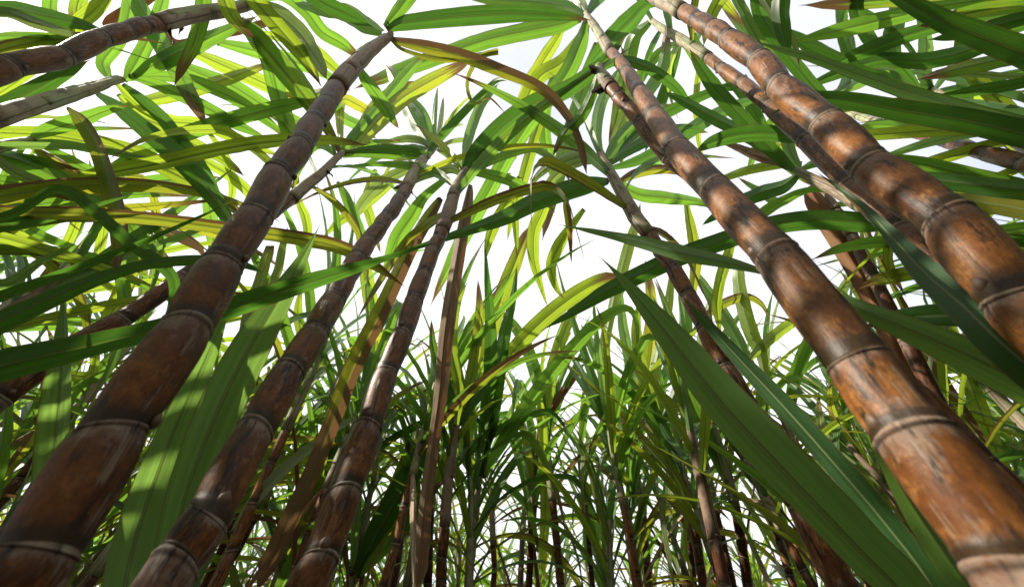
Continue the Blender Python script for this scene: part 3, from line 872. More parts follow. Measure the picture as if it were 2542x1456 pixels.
# --- I: top left jointed cane
I = hero('dark red jointed cane from the upper left edge to a dried sheath',
         [(-150, 222, 90), (-60, 194, 81), (27, 167, 73), (157, 137, 66), (253, 98, 60), (317, 77, 55), (360, 66, 51), (397, 58, 47)],
         0.045, 0.040, [(440, 45), (520, 30), (590, 18), (640, 6)], 'cane', 'sheath_brown', 1.3, 29, 0.7)
leaves(I,
  ([(572, 52, 14), (625, 88, 44), (690, 160, 50), (740, 220, 46), (790, 285, 34), (830, 350, 18), (850, 400, 3)], 1.0, 1.1, 'leaf', {'tilt': 0.2}),
  ([(598, 45, 16), (640, 82, 34), (668, 150, 40), (692, 240, 44), (718, 330, 40), (728, 400, 26), (730, 450, 3)], 1.0, 1.15, 'leaf'),
  ([(632, 6, 16), (690, 38, 42), (740, 80, 42), (775, 130, 36), (800, 172, 22), (812, 200, 4)], 1.0, 0.95, 'pale', {'tilt': 0.5}),  # sunlight on this leaf put into its pale colour
  ([(400, 62, 10), (440, 110, 20), (520, 90, 26), (600, 75, 24), (680, 50, 18), (720, 20, 2)], 1.05, 1.1, 'dry', {'name': 'dry_leaf'}),
  ([(300, 80, 10), (270, 60, 30), (330, 20, 36), (380, -20, 40), (420, -60, 20)], 1.1, 1.15, 'rust', {'name': 'dry_leaf'}),
  ([(640, 5, 14), (700, -10, 30), (760, 30, 34), (800, 80, 34), (850, 110, 30), (900, 150, 6)], 1.0, 1.2, 'leaf'),
)
scrap(I, I.top, 1.3, 0.06, 8); scrap(I, I.axis[1], 1.9, 0.05, 9)
# --- J
J = hero('grey-green sheathed cane below the dark red jointed one at the upper left, fanning long leaves',
         [(-260, 385, 76), (-150, 345, 66), (-60, 310, 58), (-20, 297, 54)],
         0.036, 0.034, [(40, 275), (130, 248), (220, 222), (275, 203), (300, 197)], 'cane', 'sheath', 1.1, 30, 0.55)
leaves(J,
  ([(236, 232, 14), (300, 275, 36), (380, 340, 46), (450, 400, 50), (510, 465, 46), (556, 530, 34), (590, 600, 16), (605, 650, 3)], 1.0, 0.98, 'dark'),
  ([(305, 208, 12), (350, 245, 26), (400, 290, 32), (440, 340, 34), (490, 400, 30), (530, 460, 18), (552, 520, 2)], 1.0, 1.12, 'dark', {'wav': 0.09}),
  ([(318, 190, 12), (400, 215, 28), (500, 262, 32), (590, 310, 26), (665, 345, 3)], 1.0, 1.15, 'leaf'),
  ([(268, 192, 16), (255, 155, 40), (285, 112, 46), (312, 60, 42), (325, 0, 44), (335, -60, 20)], 1.0, 1.05, 'leaf'),
  ([(308, 202, 14), (330, 168, 44), (362, 110, 42), (388, 50, 38), (405, 0, 34), (420, -60, 5)], 1.0, 1.05, 'leaf'),
  ([(330, 188, 14), (390, 158, 46), (470, 118, 48), (555, 78, 34), (640, 40, 4)], 1.0, 1.1, 'leaf'),
  ([(166, 266, 10), (200, 300, 36), (236, 360, 40), (262, 430, 44), (285, 510, 48), (296, 580, 46), (292, 640, 26), (285, 690, 3)], 0.9, 0.88, 'edge', {'tilt': -0.1, 'label': 'drooping dark leaf with a brown edge'}),
  ([(290, 200, 10), (380, 190, 24), (470, 200, 30), (570, 240, 30), (660, 300, 22), (720, 350, 3)], 1.05, 1.3, 'leaf'),
  ([(285, 205, 10), (340, 260, 24), (420, 300, 30), (500, 310, 30), (600, 350, 26), (700, 390, 4)], 1.05, 1.35, 'lime'),
)
# --- K
K = hero('thin green cane at the left edge below the grey-green sheath',
         [(-260, 440, 44), (-140, 405, 38), (-40, 374, 32)], 0.030, 0.028, [(20, 358), (60, 350), (80, 346)], 'cane_dark', 'sheath_green', 1.0, 31, 0.6)
leaves(K,
  ([(72, 350, 12), (120, 325, 38), (200, 300, 40), (265, 275, 26), (320, 262, 3)], 1.0, 1.05, 'leaf'),
  ([(80, 350, 10), (150, 355, 20), (240, 370, 20), (330, 385, 10), (380, 395, 2)], 1.0, 1.1, 'young'),
  ([(76, 355, 10), (120, 400, 20), (170, 430, 24), (220, 470, 22), (280, 490, 3)], 1.0, 1.1, 'edge'),
  ([(86, 480, 3), (180, 450, 22), (267, 430, 36), (400, 405, 38), (530, 375, 36), (650, 355, 34), (760, 348, 30), (850, 352, 18), (920, 362, 3)], 0.95, 1.2, 'lime'),
  ([(80, 352, 10), (160, 390, 22), (250, 430, 28), (350, 380, 36), (470, 330, 40), (600, 290, 40), (720, 260, 32), (820, 242, 3)], 1.0, 1.3, 'leaf'),
  ([(70, 352, 10), (20, 420, 26), (10, 500, 30), (60, 560, 26), (140, 600, 20), (220, 620, 3)], 1.0, 1.1, 'leaf'),
)
# --- L: brown cane crossing behind A
L = hero('dark brown cane slanting from the left edge behind the thick red-brown cane',
         [(-180, 1110, 78), (0, 985, 67), (160, 868, 58), (307, 790, 51), (460, 685, 43), (590, 593, 37), (680, 526, 33), (728, 490, 31)],
         0.043, 0.037, [(760, 460), (800, 428), (832, 395), (850, 378)], 'cane_worn', 'sheath', 0.9, 32, 0.5)
leaves(L,
  ([(845, 382, 10), (870, 345, 24), (910, 300, 28), (960, 240, 30), (1010, 180, 30), (1060, 130, 4)], 1.0, 1.2, 'leaf'),
  ([(852, 378, 8), (930, 370, 22), (990, 372, 26), (1040, 380, 22), (1070, 395, 4)], 1.0, 1.02, 'dark'),
  ([(848, 382, 8), (890, 320, 20), (930, 260, 26), (980, 220, 22), (1040, 200, 3)], 1.02, 1.25, 'lime'),
  ([(838, 450, 8), (860, 490, 24), (890, 560, 26), (905, 620, 22), (915, 680, 3)], 1.0, 1.0, 'leaf'),
  ([(840, 390, 8), (800, 360, 20), (770, 370, 24), (740, 420, 20), (725, 470, 2)], 1.02, 1.15, 'leaf'),
)
scrap(L, L.axis[2], 0.3, 0.05, 11)
# --- Nc: right, near horizontal
Nc = hero('dark brown jointed cane lying almost level at the right edge under a broad green leaf',
         [(2760, 452, 66), (2640, 430, 57), (2545, 407, 50), (2455, 383, 43), (2341, 350, 33), (2244, 324, 26), (2190, 307, 22)],
         0.043, 0.036, [(2165, 300), (2120, 285), (2070, 262), (2030, 240)], 'cane', 'sheath_green', 1.0, 33, 0.55)
scrap(Nc, Nc.top, 2.5, 0.06, 12); scrap(Nc, Nc.top, 4.0, 0.05, 13)
leaves(Nc,
  ([(2030, 240, 10), (1990, 190, 24), (1930, 130, 28), (1860, 90, 24), (1790, 20, 3)], 1.0, 1.15, 'leaf'),
  ([(2060, 258, 10), (2100, 200, 26), (2110, 120, 30), (2090, 50, 30), (2080, -20, 10)], 1.0, 1.1, 'dark'),
  ([(2040, 245, 10), (2120, 210, 26), (2210, 170, 30), (2330, 140, 30), (2440, 110, 20), (2540, 90, 4)], 1.0, 1.1, 'leaf'),
  ([(2040, 240, 10), (1985, 250, 20), (1930, 290, 26), (1880, 370, 22), (1850, 440, 2)], 1.0, 1.1, 'leaf'),
)
# --- O: sheath meeting E from behind
O = hero('pale green sheathed cane emerging left from behind the thick orange cane',
         [(2420, 720, 60), (2320, 640, 53), (2240, 580, 47)], 0.036, 0.034, [(2180, 535), (2100, 485), (2030, 450), (1975, 423)], 'cane_dark', 'sheath', 1.0, 34, 0.55)
leaves(O,
  ([(1974, 423, 16), (1940, 395, 34), (1890, 345, 40), (1840, 290, 42), (1780, 225, 40), (1735, 160, 28), (1710, 120, 3)], 1.0, 0.98, 'dark'),
  ([(1985, 415, 14), (1965, 385, 30), (1950, 340, 30), (1935, 290, 10)], 1.0, 1.05, 'young'),
  ([(1978, 430, 14), (1940, 460, 34), (1880, 480, 36), (1800, 520, 28), (1740, 560, 4)], 1.0, 1.1, 'dark'),
  ([(2240, 562, 20), (2150, 553, 50), (2030, 545, 50), (1920, 558, 48), (1800, 595, 46), (1690, 635, 46), (1590, 680, 44), (1500, 725, 36), (1420, 775, 20), (1335, 825, 2)], 0.80, 0.95, 'dark', {'tilt': 0.1}),
  ([(2100, 490, 10), (2020, 470, 14), (1940, 500, 24), (1880, 540, 26), (1820, 600, 3)], 1.0, 1.15, 'leaf'),
  ([(2010, 345, 26), (1960, 337, 38), (1900, 330, 42), (1830, 335, 40), (1770, 352, 30), (1725, 378, 4)], 0.95, 0.95, 'dark', {'base3': 1}),
  ([(1980, 420, 10), (2040, 400, 24), (2120, 420, 30), (2260, 440, 34), (2400, 470, 34), (2520, 490, 20), (2600, 500, 3)], 1.02, 1.1, 'leaf'),
)
# --- the brown hanging leaf (dead) on its own cane behind D
Q = hero('slender cane behind the right orange canes with a broad rusty dead leaf hanging down it',
         [(2420, 1190, 52), (2330, 1000, 46), (2245, 840, 41), (2170, 690, 36), (2110, 580, 33)], 0.038, 0.035, [(2075, 525), (2045, 485), (2015, 462)], 'cane_dark', 'sheath_brown', 1.0, 35, 0.6)
leaves(Q,
  ([(2008, 462, 30), (2024, 492, 58), (2055, 545, 60), (2105, 630, 60), (2160, 730, 60), (2210, 835, 58), (2255, 950, 50), (2290, 1050, 24)], 0.97, 0.72, 'rust', {'name': 'dry_leaf', 'fold': 0.55, 'tilt': 0.0, 'label': 'broad rusty brown dead leaf'}),
  ([(2015, 465, 10), (1975, 480, 20), (1930, 500, 22), (1880, 470, 18), (1830, 440, 2)], 1.0, 1.1, 'leaf'),
)
# --- P: pale sheath top right with upright leaves
Pp = hero('pale sheathed cane in the upper right corner, twisted leaves rising from it',
         [(2640, 420, 44), (2540, 365, 36), (2470, 322, 31)], 0.034, 0.032, [(2430, 295), (2370, 258), (2316, 222)], 'cane_dark', 'sheath_green', 1.0, 36, 0.6)
leaves(Pp,
  ([(2312, 220, 20), (2295, 180, 40), (2300, 110, 38), (2290, 50, 26), (2270, 0, 20), (2250, -40, 3)], 1.0, 1.05, 'leaf', {'tilt': 0.6}),
  ([(2318, 216, 14), (2270, 230, 24), (2180, 190, 36), (2080, 150, 36), (1990, 100, 30), (1920, 60, 3)], 1.0, 1.15, 'dark'),
  ([(2325, 228, 14), (2400, 215, 24), (2470, 195, 24), (2560, 170, 10)], 1.0, 0.95, 'dark'),
  ([(2318, 218, 12), (2240, 200, 30), (2215, 110, 46), (2225, 50, 46), (2235, -30, 40)], 1.0, 1.0, 'dark'),
  ([(2320, 220, 12), (2370, 160, 22), (2440, 120, 26), (2540, 95, 20), (2600, 80, 3)], 1.0, 1.05, 'leaf'),
  ([(2322, 225, 12), (2360, 260, 24), (2420, 250, 40), (2490, 330, 44), (2560, 400, 30)], 1.05, 1.3, 'lime', {'label': 'yellowed leaf'}),
  ([(2315, 222, 12), (2240, 100, 16), (2115, 20, 22), (2090, 80, 26), (2110, 150, 28), (2105, 180, 3)], 1.0, 1.0, 'dark'),
)

# --- foreground leaves and the canes just outside the picture that bear them
near = 'sugarcane just outside the view, leaves reaching in'
s1 = shoot('low cane outside the lower right, sending one huge blurred leaf up and left', 2420, 1760, 0.42, group=near, leanx=0.05)
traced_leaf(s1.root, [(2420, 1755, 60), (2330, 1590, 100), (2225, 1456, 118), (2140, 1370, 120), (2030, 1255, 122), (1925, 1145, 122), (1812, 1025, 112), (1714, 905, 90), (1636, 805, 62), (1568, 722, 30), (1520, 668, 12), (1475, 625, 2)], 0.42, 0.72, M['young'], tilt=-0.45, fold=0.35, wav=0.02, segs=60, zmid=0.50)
traced_leaf(s1.root, [(2420, 1755, 40), (2370, 1600, 70), (2310, 1450, 66), (2190, 1290, 66), (2062, 1140, 60), (1940, 1003, 52), (1834, 890, 38), (1748, 796, 22), (1682, 722, 3)], 0.43, 0.85, M['dark'], tilt=-0.2, wav=0.02, segs=50, zmid=0.56)
s2 = shoot('low cane hidden beyond the bottom edge, one blurred leaf running along the orange cane', 2600, 1760, 0.30, group=near, leanx=0.06)
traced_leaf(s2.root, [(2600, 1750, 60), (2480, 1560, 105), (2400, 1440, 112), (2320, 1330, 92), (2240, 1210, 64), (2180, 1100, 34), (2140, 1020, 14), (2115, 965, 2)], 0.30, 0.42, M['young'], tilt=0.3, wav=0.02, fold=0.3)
s3 = shoot('cane outside the right edge whose long twisted leaf cuts across the orange cane', 2800, 1120, 0.36, group=near, leanx=0.1)
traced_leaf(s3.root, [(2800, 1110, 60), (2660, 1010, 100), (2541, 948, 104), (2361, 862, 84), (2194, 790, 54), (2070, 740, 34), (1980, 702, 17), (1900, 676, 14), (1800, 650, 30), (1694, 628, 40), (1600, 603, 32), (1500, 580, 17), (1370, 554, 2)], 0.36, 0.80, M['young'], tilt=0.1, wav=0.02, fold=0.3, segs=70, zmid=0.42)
traced_leaf(s3.root, [(2800, 1110, 40), (2640, 870, 50), (2500, 800, 54), (2360, 783, 54), (2260, 787, 48), (2190, 800, 30), (2130, 815, 4)], 0.40, 0.66, M['dark'], tilt=0.1, wav=0.02)
traced_leaf(s3.root, [(2800, 1110, 60), (2640, 980, 110), (2480, 845, 112), (2394, 762, 98), (2300, 680, 74), (2220, 595, 44), (2150, 520, 20), (2090, 472, 12), (2015, 420, 2)], 0.30, 0.62, M['dark'], tilt=-0.2, wav=0.02, fold=0.28, segs=50, zmid=0.36)
s4 = shoot('cane outside the upper right edge, spreading broad deep green leaves over the corner', 2860, 420, 0.62, group=near, leanx=0.1)
traced_leaf(s4.root, [(2860, 410, 40), (2700, 360, 60), (2541, 318, 64), (2394, 272, 48), (2194, 208, 36), (2027, 147, 26), (1930, 120, 14), (1860, 100, 2)], 0.62, 0.95, M['young'], tilt=0.3, wav=0.03)
traced_leaf(s4.root, [(2860, 420, 40), (2700, 370, 76), (2541, 332, 74), (2400, 300, 66), (2227, 272, 56), (2110, 250, 46), (2030, 244, 34), (1960, 262, 16), (1900, 290, 2)], 0.62, 0.85, M['dark'], tilt=0.1, wav=0.03)
traced_leaf(s4.root, [(2860, 420, 40), (2700, 240, 80), (2560, 145, 84), (2460, 102, 78), (2350, 58, 64), (2240, 0, 44), (2160, -50, 20), (2100, -90, 2)], 0.60, 0.72, M['dark'], tilt=-0.2, wav=0.03)
traced_leaf(s4.root, [(2860, 425, 40), (2700, 470, 50), (2541, 470, 50), (2400, 455, 46), (2280, 440, 34), (2180, 415, 4)], 0.70, 1.0, M['leaf'], tilt=0.3)
traced_leaf(s4.root, [(2860, 425, 40), (2700, 560, 50), (2541, 520, 50), (2420, 500, 40), (2320, 485, 24), (2200, 470, 3)], 0.75, 1.1, M['lime'], tilt=0.3)
s5 = shoot('cane outside the left edge whose long shaded leaf runs to a thin tip', -260, 985, 0.46, group=near, leanx=-0.1)
traced_leaf(s5.root, [(-260, 980, 50), (-120, 945, 84), (0, 908, 82), (130, 878, 70), (260, 848, 56), (400, 815, 50), (550, 772, 54), (700, 722, 48), (850, 675, 33), (960, 640, 15), (1115, 590, 2)], 0.50, 0.72, M['dark'], tilt=0.2, wav=0.03, segs=60)
traced_leaf(s5.root, [(-260, 980, 40), (-120, 860, 60), (0, 798, 56), (100, 752, 48), (233, 695, 34), (367, 655, 26), (507, 645, 26), (600, 655, 18), (680, 690, 3)], 0.52, 0.66, M['dark'], tilt=-0.3, wav=0.03, segs=50)
traced_leaf(s5.root, [(-260, 970, 40), (-150, 800, 40), (0, 735, 28), (80, 706, 26), (200, 662, 23), (330, 610, 15), (480, 545, 8), (600, 488, 1.5)], 0.55, 0.80, M['dark'], tilt=0.2)
s6 = shoot('cane outside the left edge with level yellow-margined leaves, one passing behind the big cane', -300, 560, 0.62, group=near, leanx=-0.1)
traced_leaf(s6.root, [(-300, 555, 24), (-120, 520, 30), (60, 528, 32), (200, 531, 34), (300, 538, 33), (400, 546, 32), (550, 566, 33), (700, 586, 35), (830, 610, 35), (900, 642, 28), (975, 690, 14), (1015, 720, 2)], 0.72, 1.0, M['edge'], tilt=0.2, segs=60)
traced_leaf(s6.root, [(-300, 555, 24), (-120, 575, 32), (0, 588, 28), (120, 623, 28), (230, 655, 22), (330, 690, 12), (400, 720, 2)], 0.75, 1.05, M['lime'], tilt=0.1)
traced_leaf(s6.root, [(-300, 555, 24), (-150, 585, 34), (0, 562, 34), (90, 546, 28), (200, 520, 16), (330, 483, 2)], 0.66, 0.90, M['dark'], tilt=0.3)
traced_leaf(s6.root, [(-300, 555, 24), (-150, 650, 34), (0, 708, 30), (100, 650, 20), (190, 605, 2)], 0.60, 0.80, M['young'], tilt=0.3)
traced_leaf(s6.root, [(-300, 560, 24), (0, 540, 24), (140, 470, 26), (230, 520, 30), (320, 600, 32), (390, 650, 32), (428, 690, 30), (432, 740, 28), (415, 800, 16), (400, 850, 2)], 0.66, 0.80, M['dark'], tilt=0.1)
s7 = shoot('short cane hidden beyond the lower left, two wide green blades standing behind the big cane', 300, 1700, 0.46, group=near, leany=-0.02)
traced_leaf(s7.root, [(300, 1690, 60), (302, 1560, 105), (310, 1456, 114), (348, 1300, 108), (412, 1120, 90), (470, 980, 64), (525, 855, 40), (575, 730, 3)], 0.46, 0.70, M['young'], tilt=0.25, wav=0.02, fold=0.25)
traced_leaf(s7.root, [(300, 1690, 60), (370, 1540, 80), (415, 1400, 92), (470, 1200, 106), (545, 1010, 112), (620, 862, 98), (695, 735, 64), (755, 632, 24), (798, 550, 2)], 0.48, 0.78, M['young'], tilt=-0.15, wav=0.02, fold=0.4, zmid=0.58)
traced_leaf(s7.root, [(300, 1690, 50), (430, 1500, 60), (520, 1320, 60), (600, 1150, 50), (660, 1000, 30), (700, 880, 3)], 0.50, 0.85, M['dark'], tilt=0.3, wav=0.03)
s8 = shoot('short cane behind the big left cane, one upright leaf half lit by the sun', 128, 1500, 0.62, group=near, leany=0.05)
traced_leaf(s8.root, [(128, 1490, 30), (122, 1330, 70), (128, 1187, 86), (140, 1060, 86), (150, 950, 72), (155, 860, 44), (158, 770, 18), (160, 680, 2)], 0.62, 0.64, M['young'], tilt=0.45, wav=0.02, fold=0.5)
s9 = shoot('cane beyond the top right whose leaf points down past the thin sheaths', 1990, -240, 1.0, group=near)
traced_leaf(s9.root, [(1990, -235, 20), (1890, -60, 34), (1930, 50, 34), (1965, 110, 28), (1985, 170, 3)], 1.0, 1.1, M['pale'], tilt=0.4)
traced_leaf(s9.root, [(1990, -235, 20), (1950, -80, 40), (1935, 20, 46), (1945, 90, 38), (1965, 140, 3)], 1.0, 1.05, M['dark'])
traced_leaf(s9.root, [(1990, -235, 20), (1830, -60, 28), (1850, 40, 28), (1905, 130, 26), (1960, 180, 3)], 1.0, 1.1, M['young'], tilt=0.4)

# ------------------------------------------------------------------ the leafy roof: long blades of the neighbouring canes
sl1 = shoot('cane beyond the upper left edge, sending level leaves under the dark red jointed cane', -230, 300, 1.15, group=near, leanx=-0.15)
sl2 = shoot('cane beyond the middle of the left edge with lime leaves hanging against the sky', -240, 740, 1.30, group=near, leanx=-0.15)
st1 = shoot('cane beyond the top edge whose leaves fall across the upper left', 430, -330, 1.15, group=near)
sr1 = shoot('cane beyond the upper right edge with olive sunlit leaves crossing the corner', 2790, 90, 0.95, group=near, leanx=0.15)
sr2 = shoot('cane beyond the right edge with narrow leaves behind the thickest cane', 2800, 640, 1.15, group=near, leanx=0.15)
OWN = {'sl1': (sl1, (-230, 300, 18)), 'sl2': (sl2, (-240, 740, 18)), 'st1': (st1, (430, -330, 18)), 'sr1': (sr1, (2790, 90, 18)), 'sr2': (sr2, (2800, 640, 18)), 's9': (s9, (1990, -235, 18)),
       'A': (A, None), 'B': (B, None), 'C': (C, None), 'D': (D, None), 'E': (E, None), 'Fc': (Fc, None), 'G': (G, None), 'H': (H, None), 'I': (I, None), 'J': (J, None), 'K': (K, None), 'L': (L, None), 'N': (Nc, None), 'O': (O, None), 'P': (Pp, None), 'Q': (Q, None)}
ROOF = [
 ('st1','leaf',1.2,1.3,[(250,-150,34),(130,-10,38),(142,60,38),(152,120,28),(156,170,3)]),
 ('sl1','dark',1.15,1.1,[(-120,60,30),(0,20,36),(100,38,40),(190,58,28),(270,80,3)]),
 ('sl1','pale',1.15,1.1,[(-120,60,30),(0,30,26),(90,58,26),(170,84,16),(220,100,2)]),
 ('sl1','leaf',1.15,1.2,[(-120,150,30),(0,102,34),(110,99,34),(210,98,24),(300,88,3)]),
 ('sl1','lime',1.2,1.25,[(-60,260,20),(60,190,30),(110,140,36),(150,100,42),(190,62,46),(240,20,46),(290,-40,20)]),
 ('sl1','dark',1.1,1.05,[(-120,300,30),(0,262,46),(85,222,50),(160,182,36),(225,148,3)]),
 ('sl1','lime',1.2,1.5,[(-100,330,24),(0,330,32),(150,340,38),(330,382,42),(450,440,40),(560,505,26),(640,565,3)]),
 ('sl1','leaf',1.15,1.4,[(-80,360,34),(60,402,44),(160,452,46),(250,522,36),(330,602,16),(370,655,2)]),
 ('sl1','pale',1.2,1.2,[(-120,350,20),(-20,392,24),(40,430,27),(100,456,26),(150,482,20),(195,505,2)]),
 ('sl1','leaf',1.2,1.3,[(-120,380,20),(-40,400,26),(60,396,28),(140,410,18),(210,424,2)]),
 ('sl1','leaf',1.2,1.3,[(-120,400,20),(-40,440,26),(50,456,28),(130,470,22),(215,484,2)]),
 ('sl1','lime',1.2,1.4,[(-120,420,20),(-40,474,24),(60,478,26),(130,500,22),(220,526,2)]),
 ('J','lime',1.1,1.3,[(290,235,12),(340,285,30),(400,312,32),(470,352,28),(560,402,22),(610,440,3)]),
 ('J','lime',1.1,1.35,[(300,265,14),(380,246,32),(470,226,36),(560,196,32),(640,168,18),(690,150,2)]),
 ('I','leaf',1.1,1.35,[(423,150,18),(500,185,36),(580,216,38),(660,266,36),(740,302,22),(800,330,3)]),
 ('I','lime',1.1,1.4,[(470,125,18),(560,165,36),(640,200,38),(720,240,32),(790,275,4)]),
 ('I','leaf',1.1,1.4,[(540,105,18),(640,128,36),(720,150,36),(800,180,24),(860,215,3)]),
 ('I','lime',1.1,1.35,[(640,85,10),(720,100,32),(780,130,32),(840,180,20),(870,230,3)]),
 ('I','edge',1.2,1.4,[(850,222,20),(800,230,26),(725,236,14),(680,222,11),(615,208,2)]),
 ('J','leaf',1.15,1.4,[(290,470,8),(330,460,26),(400,448,30),(470,442,26),(550,440,3)]),
 ('J','lime',1.2,1.45,[(420,330,10),(510,400,22),(560,430,26),(610,470,26),(648,525,20),(662,580,2)]),
 ('J','lime',1.2,1.45,[(520,330,10),(560,390,22),(576,440,22),(576,485,18),(560,525,2)]),
 ('K','edge',1.0,1.2,[(72,360,10),(130,400,28),(190,440,32),(232,482,26),(262,535,3)]),
 ('st1','leaf',1.25,1.35,[(330,-200,30),(250,-90,40),(200,-10,44),(190,40,40),(210,90,28),(250,130,3)]),
 ('st1','lime',1.2,1.3,[(500,-200,24),(540,-80,40),(560,10,40),(590,60,30),(640,100,4)]),
 ('st1','leaf',1.2,1.3,[(470,-200,24),(500,-60,40),(500,30,42),(480,110,38),(450,170,26),(430,220,3)]),
 ('st1','dark',1.2,1.3,[(560,-200,24),(680,-80,38),(790,0,40),(870,40,34),(930,70,4)]),
 ('st1','leaf',1.3,1.5,[(360,-200,24),(330,-40,40),(380,70,44),(440,170,44),(480,250,34),(520,330,4)]),
 ('st1','lime',1.3,1.5,[(430,-200,24),(610,-20,40),(700,80,40),(760,150,32),(800,220,4)]),
 ('sl2','lime',1.35,1.5,[(-80,480,20),(100,440,28),(205,490,28),(190,548,28),(168,602,28),(130,662,24),(84,722,18),(62,738,2)]),
 ('sl2','lime',1.35,1.5,[(180,930,20),(240,860,28),(268,790,36),(292,750,46),(322,680,42),(342,612,32),(352,560,14),(358,520,2)]),
 ('sl2','leaf',1.3,1.5,[(120,430,14),(250,480,20),(300,525,30),(332,575,36),(382,622,36),(420,668,24),(434,712,2)]),
 ('sl2','lime',1.3,1.5,[(225,450,16),(255,520,24),(258,565,28),(250,612,28),(240,650,20),(225,700,2)]),
 ('sl2','lime',1.4,1.6,[(300,440,14),(400,560,26),(460,592,28),(500,622,18),(515,665,2)]),
 ('L','leaf',1.1,1.3,[(505,440,18),(518,500,32),(525,560,36),(530,610,28),(528,660,3)]),
 ('s7','lime',0.9,1.1,[(590,930,16),(610,810,26),(630,745,28),(650,685,28),(664,635,26),(672,612,16),(676,650,4)]),
 ('s7','lime',0.95,1.1,[(640,900,12),(672,720,20),(690,670,22),(702,610,18),(715,560,2)]),
 ('L','lime',1.1,1.3,[(735,430,10),(742,500,18),(757,540,24),(762,585,20),(750,640,2)]),
 ('L','lime',1.05,1.3,[(846,380,10),(845,255,26),(890,262,26),(930,292,18),(948,320,2)]),
 ('L','leaf',1.1,1.35,[(840,240,10),(847,285,26),(900,316,24),(935,345,3)]),
 ('A','leaf',1.05,1.2,[(890,165,10),(905,195,26),(930,228,32),(962,275,30),(990,320,4)]),
 ('L','lime',1.0,1.25,[(850,380,10),(872,375,18),(920,320,36),(990,250,42),(1060,206,40),(1130,170,28),(1175,148,2)]),
 ('D','lime',1.2,1.4,[(1400,70,12),(1372,115,30),(1340,165,36),(1312,212,30),(1292,275,22),(1280,340,2)]),
 ('D','leaf',1.2,1.5,[(1420,110,12),(1380,180,20),(1355,270,26),(1352,340,30),(1365,400,28),(1378,450,16),(1385,490,2)]),
 ('D','lime',1.3,1.6,[(1360,240,12),(1330,330,24),(1310,400,28),(1290,472,26),(1270,540,16),(1258,600,2)]),
 ('D','lime',1.25,1.5,[(1310,215,8),(1340,180,16),(1372,170,18),(1410,180,14),(1440,205,2)]),
 ('C','lime',1.15,1.3,[(1262,430,10),(1272,485,15),(1279,560,17),(1283,640,2)]),
 ('C','lime',1.2,1.3,[(1380,440,14),(1362,485,28),(1344,530,32),(1326,575,32),(1325,640,27),(1340,702,15),(1360,765,1.5)]),
 ('H','half',1.0,1.1,[(1420,470,8),(1405,500,14),(1410,540,18),(1415,590,12),(1418,655,1.5)]),
 ('C','lime',1.15,1.3,[(1290,440,14),(1265,490,24),(1236,540,28),(1215,590,24),(1202,650,2)]),
 ('C','leaf',1.05,1.2,[(1110,440,14),(1052,490,24),(1020,540,38),(986,590,36),(966,640,22),(955,695,2)]),
 ('B','lime',1.1,1.25,[(980,450,12),(940,482,22),(890,520,26),(847,546,24),(800,590,3)]),
 ('B','lime',1.15,1.3,[(930,420,12),(908,490,22),(918,540,24),(930,580,16),(945,630,2)]),
 ('B','lime',1.1,1.3,[(890,560,14),(900,620,28),(913,720,36),(930,800,36),(940,870,32),(947,935,16),(950,990,2)]),
 ('H','lime',1.1,1.2,[(1450,520,12),(1412,570,22),(1386,612,30),(1368,662,26),(1380,712,15),(1402,745,1.5)]),
 ('s9','lime',1.1,1.3,[(1960,-100,24),(1840,-60,28),(1780,10,30),(1755,70,24),(1745,120,3)]),
 ('b9','lime',0.98,1.15,[(1500,860,18),(1525,735,24),(1541,680,28),(1560,610,28),(1580,545,18),(1590,500,2)]),
 ('Q','lime',1.1,1.3,[(1700,500,12),(1715,570,26),(1726,640,30),(1722,702,22),(1714,770,2)]),
 ('Q','lime',1.1,1.2,[(1830,560,12),(1815,605,20),(1800,652,28),(1786,702,27),(1779,762,24),(1790,840,2)], 'yellow hanging leaf'),
 ('b13','lime',0.95,1.1,[(1905,960,16),(1888,882,28),(1860,820,38),(1838,740,36),(1830,682,28),(1836,650,12),(1850,690,4)]),
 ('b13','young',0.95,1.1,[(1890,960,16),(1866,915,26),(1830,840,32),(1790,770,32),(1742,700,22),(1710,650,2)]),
 ('b13','edge',0.95,1.1,[(1700,850,10),(1760,778,18),(1800,752,24),(1850,737,20),(1890,756,12),(1914,800,1.5)]),
 ('b13','lime',0.95,1.1,[(1850,900,12),(1900,852,26),(1950,812,28),(1990,790,22),(2045,772,2)]),
 ('sr2','lime',1.1,1.2,[(2500,660,20),(2330,668,26),(2270,676,36),(2200,690,32),(2150,705,14),(2110,730,2)]),
 ('sr2','leaf',1.1,1.2,[(2500,640,20),(2330,610,26),(2200,600,30),(2090,616,22),(2005,648,2)]),
 ('sr2','lime',1.1,1.2,[(2500,620,20),(2230,560,24),(2205,620,26),(2208,660,26),(2228,700,16),(2250,740,2)]),
 ('Q','half',1.0,0.9,[(2140,550,14),(2156,590,18),(2182,640,16),(2212,702,14),(2247,770,20),(2290,860,24),(2350,960,26),(2420,1060,16),(2460,1120,2)], 'narrow drooping leaf, brown along one side'),
 ('sr1','leaf',1.0,1.15,[(2560,0,20),(2330,16,28),(2260,34,36),(2180,52,42),(2080,76,36),(1990,98,12),(1930,112,2)]),
 ('sr1','dark',1.0,1.15,[(2600,20,20),(2400,50,28),(2270,82,36),(2190,110,38),(2110,142,26),(2050,170,3)]),
 ('sr1','leaf',0.95,1.05,[(2680,0,24),(2560,12,36),(2440,26,38),(2340,50,26),(2270,70,3)]),
 ('sr1','dark',0.95,1.05,[(2680,30,24),(2560,42,34),(2460,66,34),(2370,88,24),(2300,100,3)]),
 ('sr1','dark',1.0,1.2,[(2560,330,20),(2300,262,26),(2180,198,34),(2110,172,40),(2050,142,36),(1990,112,22),(1940,80,3)]),
